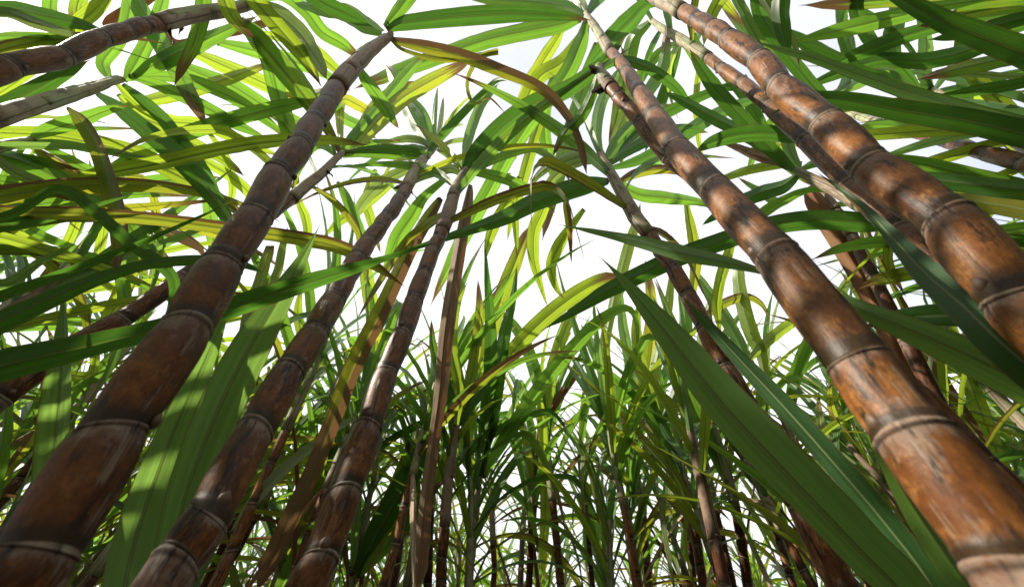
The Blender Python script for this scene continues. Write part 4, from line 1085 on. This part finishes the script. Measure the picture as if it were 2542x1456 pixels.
 ('sr1','leaf',0.95,1.05,[(2680,110,24),(2560,138,28),(2500,146,34),(2420,162,36),(2330,184,22),(2270,200,2)]),
 ('sr1','dark',0.95,1.1,[(2680,160,24),(2540,206,28),(2430,224,28),(2350,238,16),(2290,246,2)]),
 ('sr1','lime',1.05,1.15,[(2720,380,30),(2560,322,44),(2500,270,48),(2440,212,46),(2390,166,28),(2350,120,3)], 'yellowed flecked leaf in the upper right corner'),
 ('sr1','pale',1.0,1.1,[(2680,170,14),(2540,190,15),(2440,186,17),(2360,182,10),(2300,178,2)]),
 ('sr1','leaf',1.0,1.15,[(2700,-40,24),(2480,-30,36),(2330,-10,40),(2200,0,38),(2080,10,28),(1980,14,3)]),
 ('sr1','dark',1.05,1.2,[(2700,60,24),(2540,60,34),(2420,120,40),(2300,150,42),(2180,150,36),(2060,190,24),(1980,230,3)]),
 ('sr1','dark',1.05,1.25,[(2700,-60,24),(2440,-40,30),(2400,60,40),(2390,150,44),(2400,230,36),(2420,300,4)]),
 ('s9','dark',1.05,1.2,[(2060,-150,24),(2120,-40,36),(2130,40,40),(2170,110,38),(2240,170,30),(2300,240,3)]),
 ('s9','dark',1.05,1.2,[(1900,-150,24),(1880,0,36),(1920,90,40),(1990,180,40),(2060,260,34),(2130,330,4)]),
 ('sr2','leaf',1.0,1.1,[(2700,500,24),(2541,462,38),(2420,438,44),(2300,410,40),(2210,392,22),(2150,384,2)]),
 ('sr2','leaf',1.0,1.1,[(2700,500,24),(2541,468,32),(2430,456,38),(2320,446,22),(2250,436,2)]),
 ('sr2','leaf',1.5,1.7,[(2700,580,24),(2541,420,30),(2440,380,34),(2320,330,36),(2200,310,30),(2100,320,3)]),
 ('O','lime',1.05,1.2,[(1990,406,12),(1930,409,22),(1860,421,22),(1800,441,16),(1740,470,2)]),
 ('O','dry',1.0,1.1,[(1955,420,8),(1930,404,16),(1880,386,26),(1820,362,16),(1770,345,2)]),
 ('O','dark',1.05,1.2,[(1960,410,10),(1900,370,22),(1830,322,32),(1760,286,32),(1694,250,22),(1640,225,3)]),
 ('H','leaf',1.1,1.3,[(1500,400,10),(1560,330,24),(1600,240,30),(1640,170,30),(1650,110,22),(1650,60,3)]),
 ('H','dark',1.1,1.3,[(1510,420,10),(1580,400,24),(1660,360,32),(1750,300,34),(1830,260,26),(1900,240,3)]),
 ('H','lime',1.1,1.3,[(1500,410,10),(1530,330,22),(1560,250,26),(1560,180,22),(1540,110,3)]),
 ('b6','leaf',0.98,1.1,[(1352,1060,12),(1330,940,30),(1300,850,30),(1260,790,18),(1230,768,2)]),
 ('b6','lime',0.98,1.1,[(1352,1060,12),(1365,960,28),(1390,850,30),(1430,760,24),(1470,700,2)]),
 ('b9','lime',0.98,1.1,[(1562,1085,12),(1600,960,30),(1620,830,32),(1615,720,24),(1600,640,2)]),
 ('b9','young',0.98,1.1,[(1562,1085,12),(1520,980,28),(1500,870,28),(1520,770,20),(1560,700,2)]),
 ('b10','leaf',0.98,1.1,[(1642,1045,12),(1690,930,30),(1700,800,32),(1690,700,22),(1680,620,2)]),
 ('b10','lime',0.98,1.1,[(1642,1045,12),(1600,930,28),(1580,820,26),(1590,730,2)]),
 ('b13','lime',0.98,1.1,[(1768,1052,12),(1760,950,28),(1740,850,28),(1760,760,20),(1790,690,2)]),
 ('b14','leaf',0.98,1.1,[(2070,975,12),(2040,880,30),(2060,780,34),(2100,700,24),(2150,650,2)]),
 ('b14','lime',0.98,1.1,[(2070,975,12),(2110,900,28),(2180,840,30),(2260,800,24),(2330,790,2)]),
 ('b2','lime',0.98,1.1,[(1132,1058,12),(1140,960,28),(1120,860,30),(1130,760,24),(1160,700,2)]),
 ('b15','lime',0.98,1.1,[(715,1088,12),(750,980,28),(760,880,30),(740,780,24),(750,700,2)]),
 ('b15','leaf',0.98,1.1,[(715,1088,12),(800,1000,28),(870,930,28),(930,880,18),(980,860,2)]),
]
OWN['s7'] = (s7, None)
def add_roof():
    for row in ROOF:
        own, mt, z0, z1, pts = row[:5]
        h, base = OWN[own]
        if base is not None:
            pts = [base] + pts
        else:
            k = h.zc
            z0, z1 = z0 * k, z1 * k
            if own == 's7':
                z0, z1 = z0 / k * 1.1, z1 / k * 1.25
        traced_leaf(h.root, pts, z0, z1, M[mt], label=row[5] if len(row) > 5 else None)

for i_, h_ in enumerate((L, B, C, H, None, Fc)):
    if h_:
        crown(h_.root, h_.axis, h_.r, 300 + i_, 1, 3, 2, 0, scale=0.75)

# ------------------------------------------------------------------ background canes one can tell apart
GROUP_BACK = 'sugarcane standing in the background row'
SMALL = ((0.0, 0.95), (0.07, 0.985), (0.14, 0.96), (0.18, 0.95), (0.5, 1.0), (0.9, 0.97), (0.955, 0.96), (0.968, 1.05), (0.99, 1.05), (0.997, 0.96))
def back(label, pts, sheath, seed, D=0.040, mat='cane', smat='sheath', up=4, mid=4, low=1, dead=0, scale=1.0, azs=None, group=GROUP_BACK):
    P = []
    for a, b in zip(pts[:-1], pts[1:]):                      # joints about 2 widths apart
        k = max(1, int(round(math.hypot(b[0] - a[0], b[1] - a[1]) / (2.2 * a[2]))))
        P += [tuple(np.array(a) + (np.array(b) - np.array(a)) * i / k) for i in range(k)]
    P.append(pts[-1])
    h = hero(label, P, D, D * 0.95, sheath, mat, smat, 1.2, seed, 0.62, group, 12, False, 0.10, 0.8, SMALL)
    crown(h.root, h.axis, h.r, seed, up, mid, low, dead, scale=scale, azs=azs)
    return h

b1 = back('dark jointed cane just right of the dry hanging leaf, low in the picture', [(1060, 1500, 24), (1067, 1271, 21)], [(1070, 1230), (1074, 1190), (1078, 1160)], 41, mat='cane_dark', up=2, mid=2)
b2 = back('red cane with pale rings whose brown sheath splits into two, near the bottom middle', [(1092, 1500, 29), (1097, 1384, 27), (1104, 1297, 25)], [(1112, 1200), (1124, 1110), (1132, 1058)], 42, smat='sheath_brown')
b3 = back('short cane with twin pale green sheaths under a tall fan of leaves, bottom middle', [(1160, 1500, 25), (1167, 1384, 22)], [(1174, 1320), (1182, 1240), (1190, 1184)], 43, smat='sheath_green', up=2, mid=2, low=1)
leaves(b3,
  ([(1190, 1184, 14), (1200, 1110, 28), (1211, 1000, 34), (1219, 900, 34), (1217, 790, 26), (1209, 690, 14), (1203, 600, 1.5)], 1.0, 0.95, 'dark', {'tilt': 0.3}),
  ([(1193, 1184, 14), (1203, 1120, 22), (1217, 1050, 36), (1233, 940, 38), (1251, 830, 30), (1273, 735, 16), (1284, 650, 1.5)], 1.0, 1.0, 'dark', {'tilt': -0.3}),
  ([(1184, 1190, 14), (1160, 1090, 30), (1175, 960, 36), (1210, 850, 38), (1243, 740, 38), (1274, 660, 36), (1302, 590, 24), (1316, 572, 14), (1318, 610, 6)], 1.0, 1.15, 'lime'),
  ([(1200, 1187, 14), (1240, 1110, 30), (1290, 1035, 36), (1350, 950, 38), (1420, 865, 34), (1490, 795, 30), (1552, 764, 18), (1580, 800, 12), (1582, 900, 2)], 1.0, 0.95, 'leaf', {'tilt': 0.2}),
  ([(1196, 1187, 14), (1225, 960, 36), (1262, 888, 38), (1330, 810, 42), (1420, 736, 40), (1500, 692, 32), (1555, 682, 3)], 1.0, 1.0, 'lime', {'tilt': 0.1}),
  ([(1186, 1195, 10), (1150, 1140, 20), (1125, 1070, 24), (1110, 980, 18), (1100, 900, 2)], 1.0, 1.05, 'young'),
  ([(1200, 1200, 10), (1260, 1210, 18), (1310, 1260, 18), (1330, 1330, 10), (1335, 1380, 2)], 1.0, 0.95, 'leaf'))
leaves(b2,
  ([(1130, 1065, 12), (1120, 1000, 26), (1095, 930, 26), (1075, 860, 20), (1070, 790, 3)], 1.0, 1.1, 'leaf'),
  ([(1134, 1058, 12), (1160, 980, 26), (1180, 880, 28), (1190, 780, 22), (1186, 690, 3)], 1.0, 1.1, 'lime'),
  ([(1140, 1050, 12), (1175, 990, 28), (1215, 940, 20), (1260, 920, 4)], 1.0, 1.05, 'dark'))
b4 = back('thin pale stem low in the middle, one leaf folding off it', [(1288, 1500, 17), (1293, 1410, 15), (1297, 1324, 13)], [(1300, 1280), (1304, 1240), (1306, 1200)], 44, D=0.030, mat='cane_dark', smat='sheath_green', up=2, mid=2, low=1)
b5 = back('red jointed cane partly behind a pale hanging leaf, bottom middle', [(1310, 1500, 19), (1316, 1384, 18), (1320, 1304, 17)], [(1326, 1230), (1332, 1140), (1337, 1070)], 45, smat='sheath_brown', dead=1)
leaves(b5,
  ([(1338, 975, 12), (1346, 1040, 22), (1348, 1110, 27), (1354, 1237, 28), (1348, 1371, 18), (1350, 1440, 2)], 0.93, 0.90, 'lime', {'label': 'pale hanging leaf'}),
  ([(1338, 1065, 10), (1370, 1010, 20), (1420, 940, 18), (1452, 898, 4)], 0.98, 1.05, 'rust', {'name': 'dry_leaf'}),
  ([(1337, 1070, 10), (1352, 980, 22), (1380, 880, 24), (1420, 820, 3)], 1.0, 1.1, 'young'))
b6 = back('red jointed cane standing right of the pale hanging leaf', [(1396, 1500, 22), (1382, 1350, 20), (1371, 1237, 18)], [(1366, 1190), (1358, 1120), (1352, 1060)], 46, mat='cane', up=3, mid=3)
b7 = back('slim greenish stem between two red canes, low in the picture', [(1474, 1500, 15), (1464, 1380, 14), (1456, 1290, 13)], [(1450, 1240), (1442, 1180), (1436, 1120)], 47, D=0.030, mat='cane_dark', smat='sheath_green', up=3, mid=3, low=2)
b8 = back('slender dark stem behind others, with thin upright leaves, low right of the middle', [(1512, 1500, 12), (1505, 1400, 11), (1500, 1300, 10)], [(1496, 1240), (1494, 1180)], 48, D=0.032, mat='cane_dark', up=3, mid=3)
b9 = back('red cane with pale rings and a long pale sheath, right of the bottom middle', [(1616, 1500, 22), (1604, 1384, 20), (1597, 1291, 18)], [(1588, 1230), (1574, 1150), (1562, 1085)], 49, smat='sheath', dead=1)
leaves(b9,
  ([(1562, 1090, 12), (1545, 1020, 24), (1510, 940, 26), (1470, 870, 20), (1440, 800, 3)], 1.0, 1.1, 'leaf'),
  ([(1566, 1085, 12), (1570, 1010, 24), (1562, 900, 26), (1545, 800, 24), (1540, 700, 3)], 1.0, 1.15, 'young'),
  ([(1570, 1090, 12), (1610, 1020, 26), (1640, 950, 28), (1690, 860, 24), (1720, 780, 3)], 1.0, 1.1, 'dark'),
  ([(1578, 1095, 10), (1600, 1050, 22), (1590, 960, 24), (1600, 860, 20), (1610, 760, 3)], 1.0, 1.2, 'lime'))
b10 = back('red cane with a brownish sheath next to the huge blurred leaf', [(1752, 1500, 26), (1730, 1350, 24), (1714, 1264, 22)], [(1696, 1210), (1668, 1120), (1642, 1045)], 50, smat='sheath', dead=1)
leaves(b10,
  ([(1645, 1050, 12), (1620, 960, 26), (1640, 850, 28), (1660, 740, 22), (1670, 640, 3)], 1.0, 1.15, 'lime'),
  ([(1640, 1050, 12), (1600, 980, 24), (1540, 1000, 24), (1490, 1060, 16), (1460, 1130, 2)], 1.0, 0.95, 'leaf'),
  ([(1650, 1045, 12), (1700, 960, 28), (1740, 900, 28), (1800, 830, 22), (1850, 760, 3)], 1.0, 1.1, 'young'))
b11 = back('blackish cane close beside the red one at the huge blurred leaf', [(1726, 1500, 20), (1716, 1400, 19), (1708, 1330, 18)], [(1700, 1280), (1690, 1230)], 51, mat='cane_dark', up=2, mid=3)
b12 = back('dark cane leaning behind the huge blurred leaf, thin and half hidden', [(1830, 1500, 20), (1800, 1370, 19), (1777, 1271, 17)], [(1764, 1200), (1752, 1144)], 52, mat='cane_dark', smat='sheath_brown')
b13 = back('dark jointed cane left of the huge blurred leaf with a mottled sheath', [(1862, 1500, 27), (1845, 1380, 26), (1827, 1271, 24)], [(1810, 1200), (1790, 1120), (1768, 1052)], 53, mat='cane_dark', smat='sheath_green', dead=1)
b14 = back('black-brown cane slanting between the huge blurred leaf and the thick orange cane', [(2420, 1530, 38), (2344, 1404, 33), (2261, 1271, 27), (2205, 1190, 22), (2157, 1114, 18)], [(2130, 1070), (2100, 1020), (2070, 975)], 54, mat='cane_dark', smat='sheath_green')
b15 = back('dark cane with peeling sheaths between the two big left canes', [(515, 1500, 30), (565, 1400, 27), (617, 1307, 25), (653, 1250, 23)], [(672, 1190), (695, 1130), (715, 1088)], 55, mat='cane_dark', smat='sheath', dead=1)
b16 = back('small brown cane beside the lower part of the middle hanging dry leaf', [(696, 1510, 22), (706, 1440, 20), (713, 1390, 18)], [(728, 1320), (745, 1250)], 56, mat='cane', smat='sheath_green')
b17 = back('leafy young cane low in the middle, its dark blades fanning up to the right', [(850, 1540, 26), (862, 1480, 24)], [(866, 1455), (872, 1430)], 57, mat='cane_dark', smat='sheath_green', up=2, mid=2, low=1, scale=0.6)
leaves(b17,
  ([(880, 1425, 16), (930, 1330, 48), (985, 1235, 58), (1040, 1135, 46), (1072, 1065, 4)], 1.0, 1.0, 'dark', {'tilt': 0.2}),
  ([(882, 1430, 14), (940, 1300, 34), (990, 1180, 30), (1020, 1080, 4)], 1.0, 1.1, 'leaf'),
  ([(874, 1425, 12), (880, 1330, 22), (885, 1220, 22), (878, 1100, 3)], 1.0, 1.1, 'young'),
  ([(886, 1432, 14), (960, 1350, 36), (1030, 1270, 36), (1100, 1190, 4)], 1.0, 1.0, 'leaf'),
  ([(866, 1425, 10), (850, 1340, 18), (835, 1240, 18), (850, 1150, 2)], 1.0, 1.1, 'dark'),
  ([(890, 1036, 12), (850, 1054, 16), (800, 1090, 20), (720, 1150, 26), (640, 1230, 28), (595, 1290, 16), (568, 1322, 2)], 0.9, 0.72, 'pale', {'tilt': 0.3, 'base3': 1}))

for n_, h_ in (('b2', b2), ('b6', b6), ('b9', b9), ('b10', b10), ('b13', b13), ('b14', b14), ('b15', b15)):
    OWN[n_] = (h_, None)
add_roof()

# ------------------------------------------------------------------ the field: each plant copied with its parts
def kids(o_):
    return [c for c in o_.children]
def copy_plant(src, loc, rz, s, label, group, cat='sugarcane'):
    c = src.copy(); col.objects.link(c)
    c.location = loc; c.rotation_euler = (TILT.uniform(-0.07, 0.07), TILT.uniform(-0.07, 0.07), rz); c.scale = (s,) * 3
    c['label'] = label; c['category'] = cat; c['group'] = group
    for ch in kids(src):
        d = ch.copy(); col.objects.link(d); d.parent = c
    return c
TILT = random.Random(99)

def proto(i, bank, height, segs, mat, smat, fan=None):
    rr = random.Random(500 + i * 17 + segs)
    G = np.array([0.0, 0.0, 0.0])
    lean = np.array([rr.uniform(-0.06, 0.06), rr.uniform(-0.06, 0.06), 1.0])
    k = int(height / 0.11)
    nodes, p = [], np.array([0.0, 0, 0])
    for j in range(k + 1):
        f = j / k
        nodes.append(np.array([lean[0] * height * f ** 1.5 + rr.uniform(-.004, .004), lean[1] * height * f ** 1.5 + rr.uniform(-.004, .004), height * f]))
    r0 = rr.uniform(0.0165, 0.021)
    radii = [r0 * (1 - 0.15 * j / k) for j in range(k + 1)]
    root = empty('sugarcane_plant', (0, 0, 0), '', 'sugarcane')
    me, org = cane_mesh('stalk', nodes, radii, M[mat], segs, 1.2, i, SMALL if segs > 8 else ((0.0, 0.96), (0.15, 0.95), (0.5, 1.0), (0.95, 0.96), (0.97, 1.05), (0.995, 1.0)))
    obj('stalk', me, root, tuple(org))
    t = nodes[-1]; d = unit(nodes[-1] - nodes[-2])
    A = np.array([t - d * 0.01, t + d * 0.12, t + d * 0.26, t + d * 0.40 + np.array([rr.uniform(-.02, .02), rr.uniform(-.02, .02), 0])])
    me, org = sheath_mesh('leaf_sheath', A, radii[-1] * 1.15, radii[-1] * 0.6, M[smat], i, segs, 10)
    obj('leaf_sheath', me, root, tuple(org))
    crown(root, A, radii[-1], 900 + i, *(fan or (5, 5, 3, 2 if i % 2 else 1)), bank=bank, scale=rr.uniform(0.72, 0.95))
    return root

NEARP = [proto(i, BANK, h_, 12, m_, s_) for i, (h_, m_, s_) in enumerate(((1.50, 'cane', 'sheath'), (1.62, 'cane_orange', 'sheath_green'), (1.40, 'cane_dark', 'sheath_brown'), (1.72, 'cane_worn', 'sheath'), (1.55, 'cane', 'sheath_green')))]
FARP = [proto(10 + i, BANK_FAR, h_, 7, m_, s_) for i, (h_, m_, s_) in enumerate(((1.30, 'cane', 'sheath'), (1.45, 'cane_orange', 'sheath_green'), (1.15, 'cane_dark', 'sheath_brown'), (1.55, 'cane', 'sheath'), (1.38, 'cane_worn', 'sheath_green'), (1.22, 'cane', 'sheath_green')))]
used = set()
fr = random.Random(41)
def put(src, loc, rz, s, label, group):
    if id(src) not in used:
        used.add(id(src))
        src.location = loc; src.rotation_euler = (0, 0, rz); src.scale = (s,) * 3
        src['label'] = label; src['group'] = group
        return src
    return copy_plant(src, loc, rz, s, label, group)

LEFT = 'green sugarcane closing the canopy left of the big cane'
RIGHT = 'green sugarcane closing the canopy right of the thick orange cane'
FAR = 'small sugarcane in the leafy thicket at the bottom of the picture'
placed = []
def free(x, y, d):
    return all((x - a) ** 2 + (y - b) ** 2 > d * d for a, b in placed)
# flanks of the row the photograph is taken in: their stems stand outside the frame, their leaves arch into it
def stem_shows(x, y):
    for h_ in (0.0, 0.3, 0.55, 0.8):
        q = px_of(x, y, CAM_Z + h_)
        if q and -60 < q[0] < 2600 and q[1] < 930:
            return True
    return False
def px_of(x, y, z):
    q = proj((x, y, z))
    return q if q[2] > 0.02 else None
for side in (-1, 1):
    tries = cnt = 0
    while cnt < (58 if side > 0 else 54) and tries < 14000:
        tries += 1
        x = side * fr.uniform(0.45, 3.2); y = fr.uniform(-1.2, 2.4)
        if math.hypot(x, y) < 0.55 or not free(x, y, 0.20) or stem_shows(x, y):
            continue
        placed.append((x, y)); cnt += 1
        put(fr.choice(NEARP), (x, y, 0), fr.uniform(0, 6.28), fr.uniform(0.95, 1.15),
            'cane plant in the leafy canopy left of the big leaning cane' if side < 0 else 'cane plant in the dense dark canopy right of the thickest cane', LEFT if side < 0 else RIGHT)
# the next row ahead, crowns low against the sky
MID = 'leafy sugarcane of the row just ahead'
MIDP = [proto(30 + i, BANK, h_, 12, m_, s_, (6, 5, 3, 1)) for i, (h_, m_, s_) in enumerate(((1.25, 'cane_dark', 'sheath_green'), (1.38, 'cane', 'sheath'), (1.12, 'cane_dark', 'sheath_brown'), (1.30, 'cane_worn', 'sheath_green')))]
cnt = tries = 0
while cnt < 30 and tries < 9000:
    tries += 1
    y = fr.uniform(1.2, 2.0); x = fr.uniform(-2.4, 2.4)
    if not free(x, y, 0.24):
        continue
    q = px_of(x, y, CAM_Z + 0.55)
    if q and abs(q[0] - 1480) < 560 and y < 1.85:
        continue
    placed.append((x, y)); cnt += 1
    put(MIDP[cnt % 4], (x, y, 0), fr.uniform(0, 6.28), fr.uniform(0.9, 1.1), 'cane plant of the leafy row ahead, lime blades against white sky', MID)
# the rows behind the viewer shade the canes
BEHIND = 'sugarcane behind the viewer'
cnt = tries = 0
while cnt < 44 and tries < 9000:
    tries += 1
    y = -fr.uniform(0.55, 3.0); x = fr.uniform(-2.2, 2.2)
    if not free(x, y, 0.22):
        continue
    placed.append((x, y)); cnt += 1
    put(FARP[cnt % 6], (x, y, 0), fr.uniform(0, 6.28), fr.uniform(1.05, 1.3), 'cane plant in the rows behind the viewer', BEHIND)
# the rows ahead
cnt = tries = 0
while cnt < 92 and tries < 20000:
    tries += 1
    y = 1.9 + 4.6 * fr.random() ** 1.2
    x = fr.uniform(-1.0, 1.0) * (0.9 + y * 0.95)
    if not free(x, y, 0.27):
        continue
    placed.append((x, y)); cnt += 1
    put(fr.choice(FARP), (x, y, 0), fr.uniform(0, 6.28), fr.uniform(0.95, 1.25), 'small distant cane plant among the leafy thicket along the bottom', FAR)

# canes standing close outside the frame, leaning their leaves into it
EDGE = 'leafy sugarcane close outside the frame'
er = random.Random(77)
def edge_cane(x, y, hgt, aim, label):
    v = (CY - y) / F
    up_ = v * _u[2] + _f[2]
    z = hgt / up_
    h = shoot(label, x, y, z, D=0.034, mat=er.choice(['cane', 'cane_dark']), group=EDGE, seed=er.randrange(999), leanx=er.uniform(-.05, .05))
    base_az = math.atan2(aim[1] - h.crown[1], aim[0] - h.crown[0])
    for q in range(10):
        a = base_az + er.uniform(-1.0, 1.0)
        kd = er.choice(['mid', 'mid', 'low', 'up'])
        f_ = er.random()
        place_leaf(h.root, er.choice(BANK[kd]), h.axis[0] + (h.crown - h.axis[0]) * f_, a, er.uniform(0.85, 1.1), roll=er.uniform(-.25, .25))
for x, y in ((-200, 190), (-120, 60), (-500, 400), (-330, 320), (-180, 470), (-420, 120), (-350, 600), (-480, -60), (-250, -120)):
    edge_cane(x, y, er.uniform(0.75, 1.0), (-0.2, 0.75), 'cane close outside the left edge, leaves crossing the upper left')
for x, y in ((2700, 40), (2780, 180), (2680, 300), (2900, 80), (2960, 330), (2760, 520), (3050, 200), (2980, -100), (2720, -140), (2900, 560), (2650, -40)):
    edge_cane(x, y, er.uniform(0.75, 1.0), (0.35, 0.75), 'cane close outside the right edge, leaves crossing the upper right')
for x, y in ((250, -420), (700, -480), (1900, -480), (2300, -420), (1500, -560)):
    edge_cane(x, y, er.uniform(0.85, 1.05), (0.0, 0.9), 'cane beyond the top edge, leaves falling into the picture')
# a blade that would hang right before the lens from a neighbouring row is bent aside there
def too_near(root, ch, lim):
    mm = np.array(Matrix.LocRotScale(root.location, root.rotation_euler, root.scale) @ Matrix.LocRotScale(ch.location, ch.rotation_euler, ch.scale))
    a = len(ch.data.vertices)
    co = np.empty(a * 3); ch.data.vertices.foreach_get('co', co)
    wp = co.reshape(-1, 3) @ mm[:3, :3].T + mm[:3, 3] - CAM
    z = wp @ _f
    zz = np.where(z > 0.03, z, 1)
    x = CX + F * (wp @ _r) / zz; y = CY - F * (wp @ _u) / zz
    return bool(np.any((z > 0.03) & (z < lim) & (x > -60) & (x < 2600) & (y > -60) & (y < 1520))) or bool(np.any(np.linalg.norm(wp, axis=1) < 0.25))
for o_ in [q for q in col.objects if q.parent is None and q.get('group') in (LEFT, RIGHT, MID, EDGE, BEHIND)]:
    for ch in list(o_.children):
        if ch.name.split('.')[0] in ('leaf', 'dry_leaf') and too_near(o_, ch, 1.0):
            bpy.data.objects.remove(ch)
# gaps in the rows towards the sun let its light reach these canes and blades
lit = []
gr = random.Random(5)
for h_ in (A, B, C, D, E, Fc, G, H, I):
    co = np.array([tuple(v.co) for v in h_.stalk.data.vertices]) + np.array(h_.root.location) + np.array(h_.stalk.location)
    pr = [proj(q) for q in co[::9]]
    for q, p_ in zip(co[::9], pr):
        if p_[2] > 0 and -20 < p_[0] < 2560 and -20 < p_[1] < (700 if h_ is D else 1480) and gr.random() < (0.035 if h_ in (D, E, Fc) else 0.012):
            lit.append(q)
for x, y, z in ((150, 1000, .62), (165, 1080, .62), (700, 700, .62), (720, 660, .65), (640, 800, .58), (1700, 880, .6), (1850, 1050, .5), (1800, 1000, .52), (1950, 1150, .5), (2050, 1300, .46), (2100, 1350, .45), (1000, 50, .7), (1210, 95, .85), (1270, 90, .85), (1440, 240, .7), (1330, 280, .8), (1900, 1100, .5)):
    lit.append(px(x, y, z))
lit = np.array(lit)
e1 = unit(np.cross(SUN_DIR, np.array([0, 0, 1.0]))); e2 = np.cross(SUN_DIR, e1)
L1_, L2_, L3_ = lit @ e1, lit @ e2, lit @ SUN_DIR
ncut = 0
for o_ in [q for q in col.objects if q.parent is None and q.get('group') in (LEFT, RIGHT, MID, EDGE, BEHIND)]:
    Mo = Matrix.LocRotScale(o_.location, o_.rotation_euler, o_.scale)
    for ch in list(o_.children):
        if ch.name.split('.')[0] not in ('leaf', 'dry_leaf'):
            continue
        mm = np.array(Mo @ Matrix.LocRotScale(ch.location, ch.rotation_euler, ch.scale))
        co = np.empty(len(ch.data.vertices) * 3); ch.data.vertices.foreach_get('co', co)
        wp = co.reshape(-1, 3) @ mm[:3, :3].T + mm[:3, 3]
        mid = wp[3::7]
        d2 = (mid[:, None, :] @ e1 - L1_[None]) ** 2 + (mid[:, None, :] @ e2 - L2_[None]) ** 2
        if np.any((d2 < 0.032 ** 2) & ((mid @ SUN_DIR)[:, None] > L3_[None] + 0.03)):
            bpy.data.objects.remove(ch); ncut += 1
print('leaves cut', ncut, 'lit points', len(lit))
# whatever the frame shows least of stands as one thicket
def local_matrix(o_):
    return Matrix.LocRotScale(o_.location, o_.rotation_euler, o_.scale)
def in_view(root):
    Mr = local_matrix(root)
    best = 0.0
    for ch in root.children:
        Mc = Mr @ local_matrix(ch)
        a = len(ch.data.vertices)
        co = np.empty(a * 3); ch.data.vertices.foreach_get('co', co)
        co = co.reshape(-1, 3)[::7]
        mm = np.array(Mc)
        wp = co @ mm[:3, :3].T + mm[:3, 3] - CAM
        z = wp @ _f
        ok = z > 0.05
        zz = np.where(ok, z, 1)
        x = CX + F * (wp @ _r) / zz; y = CY - F * (wp @ _u) / zz
        ok &= (x > 0) & (x < 2541) & (y > 0) & (y < 1456)
        best += float(np.sum(ok / (zz * zz)))
    return best
everyone = [o_ for o_ in col.objects if o_.parent is None and o_.type == 'EMPTY']
field = [o_ for o_ in everyone if o_.get('group') in (LEFT, RIGHT, MID, BEHIND, FAR)]
keep = 285 - (len(everyone) - len(field))
score = {o_.name: in_view(o_) for o_ in field}
field.sort(key=lambda o_: -score[o_.name])
mass = [o_ for i_, o_ in enumerate(field) if i_ >= keep or score[o_.name] == 0]
def merge(name, roots, label):
    V, Fv, Fs, U1, U2, MI, mats, off = [], [], [], [], [], [], [], 0
    for r_ in roots:
        Mr = local_matrix(r_)
        for ch in list(r_.children):
            d = ch.data
            mm = np.array(Mr @ local_matrix(ch))
            co = np.empty(len(d.vertices) * 3); d.vertices.foreach_get('co', co)
            V.append(co.reshape(-1, 3) @ mm[:3, :3].T + mm[:3, 3])
            li = np.empty(len(d.loops), dtype=np.int32); d.loops.foreach_get('vertex_index', li)
            Fv.append(li + off)
            ls = np.empty(len(d.polygons), dtype=np.int32); d.polygons.foreach_get('loop_total', ls)
            Fs.append(ls)
            for nm, dst in (('UVMap', U1), ('NodeMap', U2)):
                u_ = np.zeros(len(d.loops) * 2, dtype=np.float32)
                if nm in d.uv_layers:
                    d.uv_layers[nm].data.foreach_get('uv', u_)
                dst.append(u_)
            mt = d.materials[0]
            if mt not in mats:
                mats.append(mt)
            MI.append(np.full(len(ls), mats.index(mt), dtype=np.int32))
            off += len(d.vertices)
            bpy.data.objects.remove(ch)
        bpy.data.objects.remove(r_)
    me = bpy.data.meshes.new(name)
    V = np.concatenate(V); Fv = np.concatenate(Fv); Fs = np.concatenate(Fs)
    me.vertices.add(len(V)); me.vertices.foreach_set('co', V.astype(np.float32).ravel())
    me.loops.add(len(Fv)); me.loops.foreach_set('vertex_index', Fv)
    me.polygons.add(len(Fs)); me.polygons.foreach_set('loop_start', np.concatenate([[0], np.cumsum(Fs)[:-1]]).astype(np.int32))
    for mt in mats:
        me.materials.append(mt)
    me.polygons.foreach_set('material_index', np.concatenate(MI))
    me.polygons.foreach_set('use_smooth', np.ones(len(Fs), dtype=bool))
    for nm, src in (('UVMap', U1), ('NodeMap', U2)):
        me.uv_layers.new(name=nm).data.foreach_set('uv', np.concatenate(src))
    me.update(calc_edges=True); me.validate()
    t = obj(name, me); t['kind'] = 'stuff'; t['label'] = label; t['category'] = 'sugarcane'
if mass:
    merge('sugarcane_thicket', mass, 'farther sugarcane that reads as one green tangle')
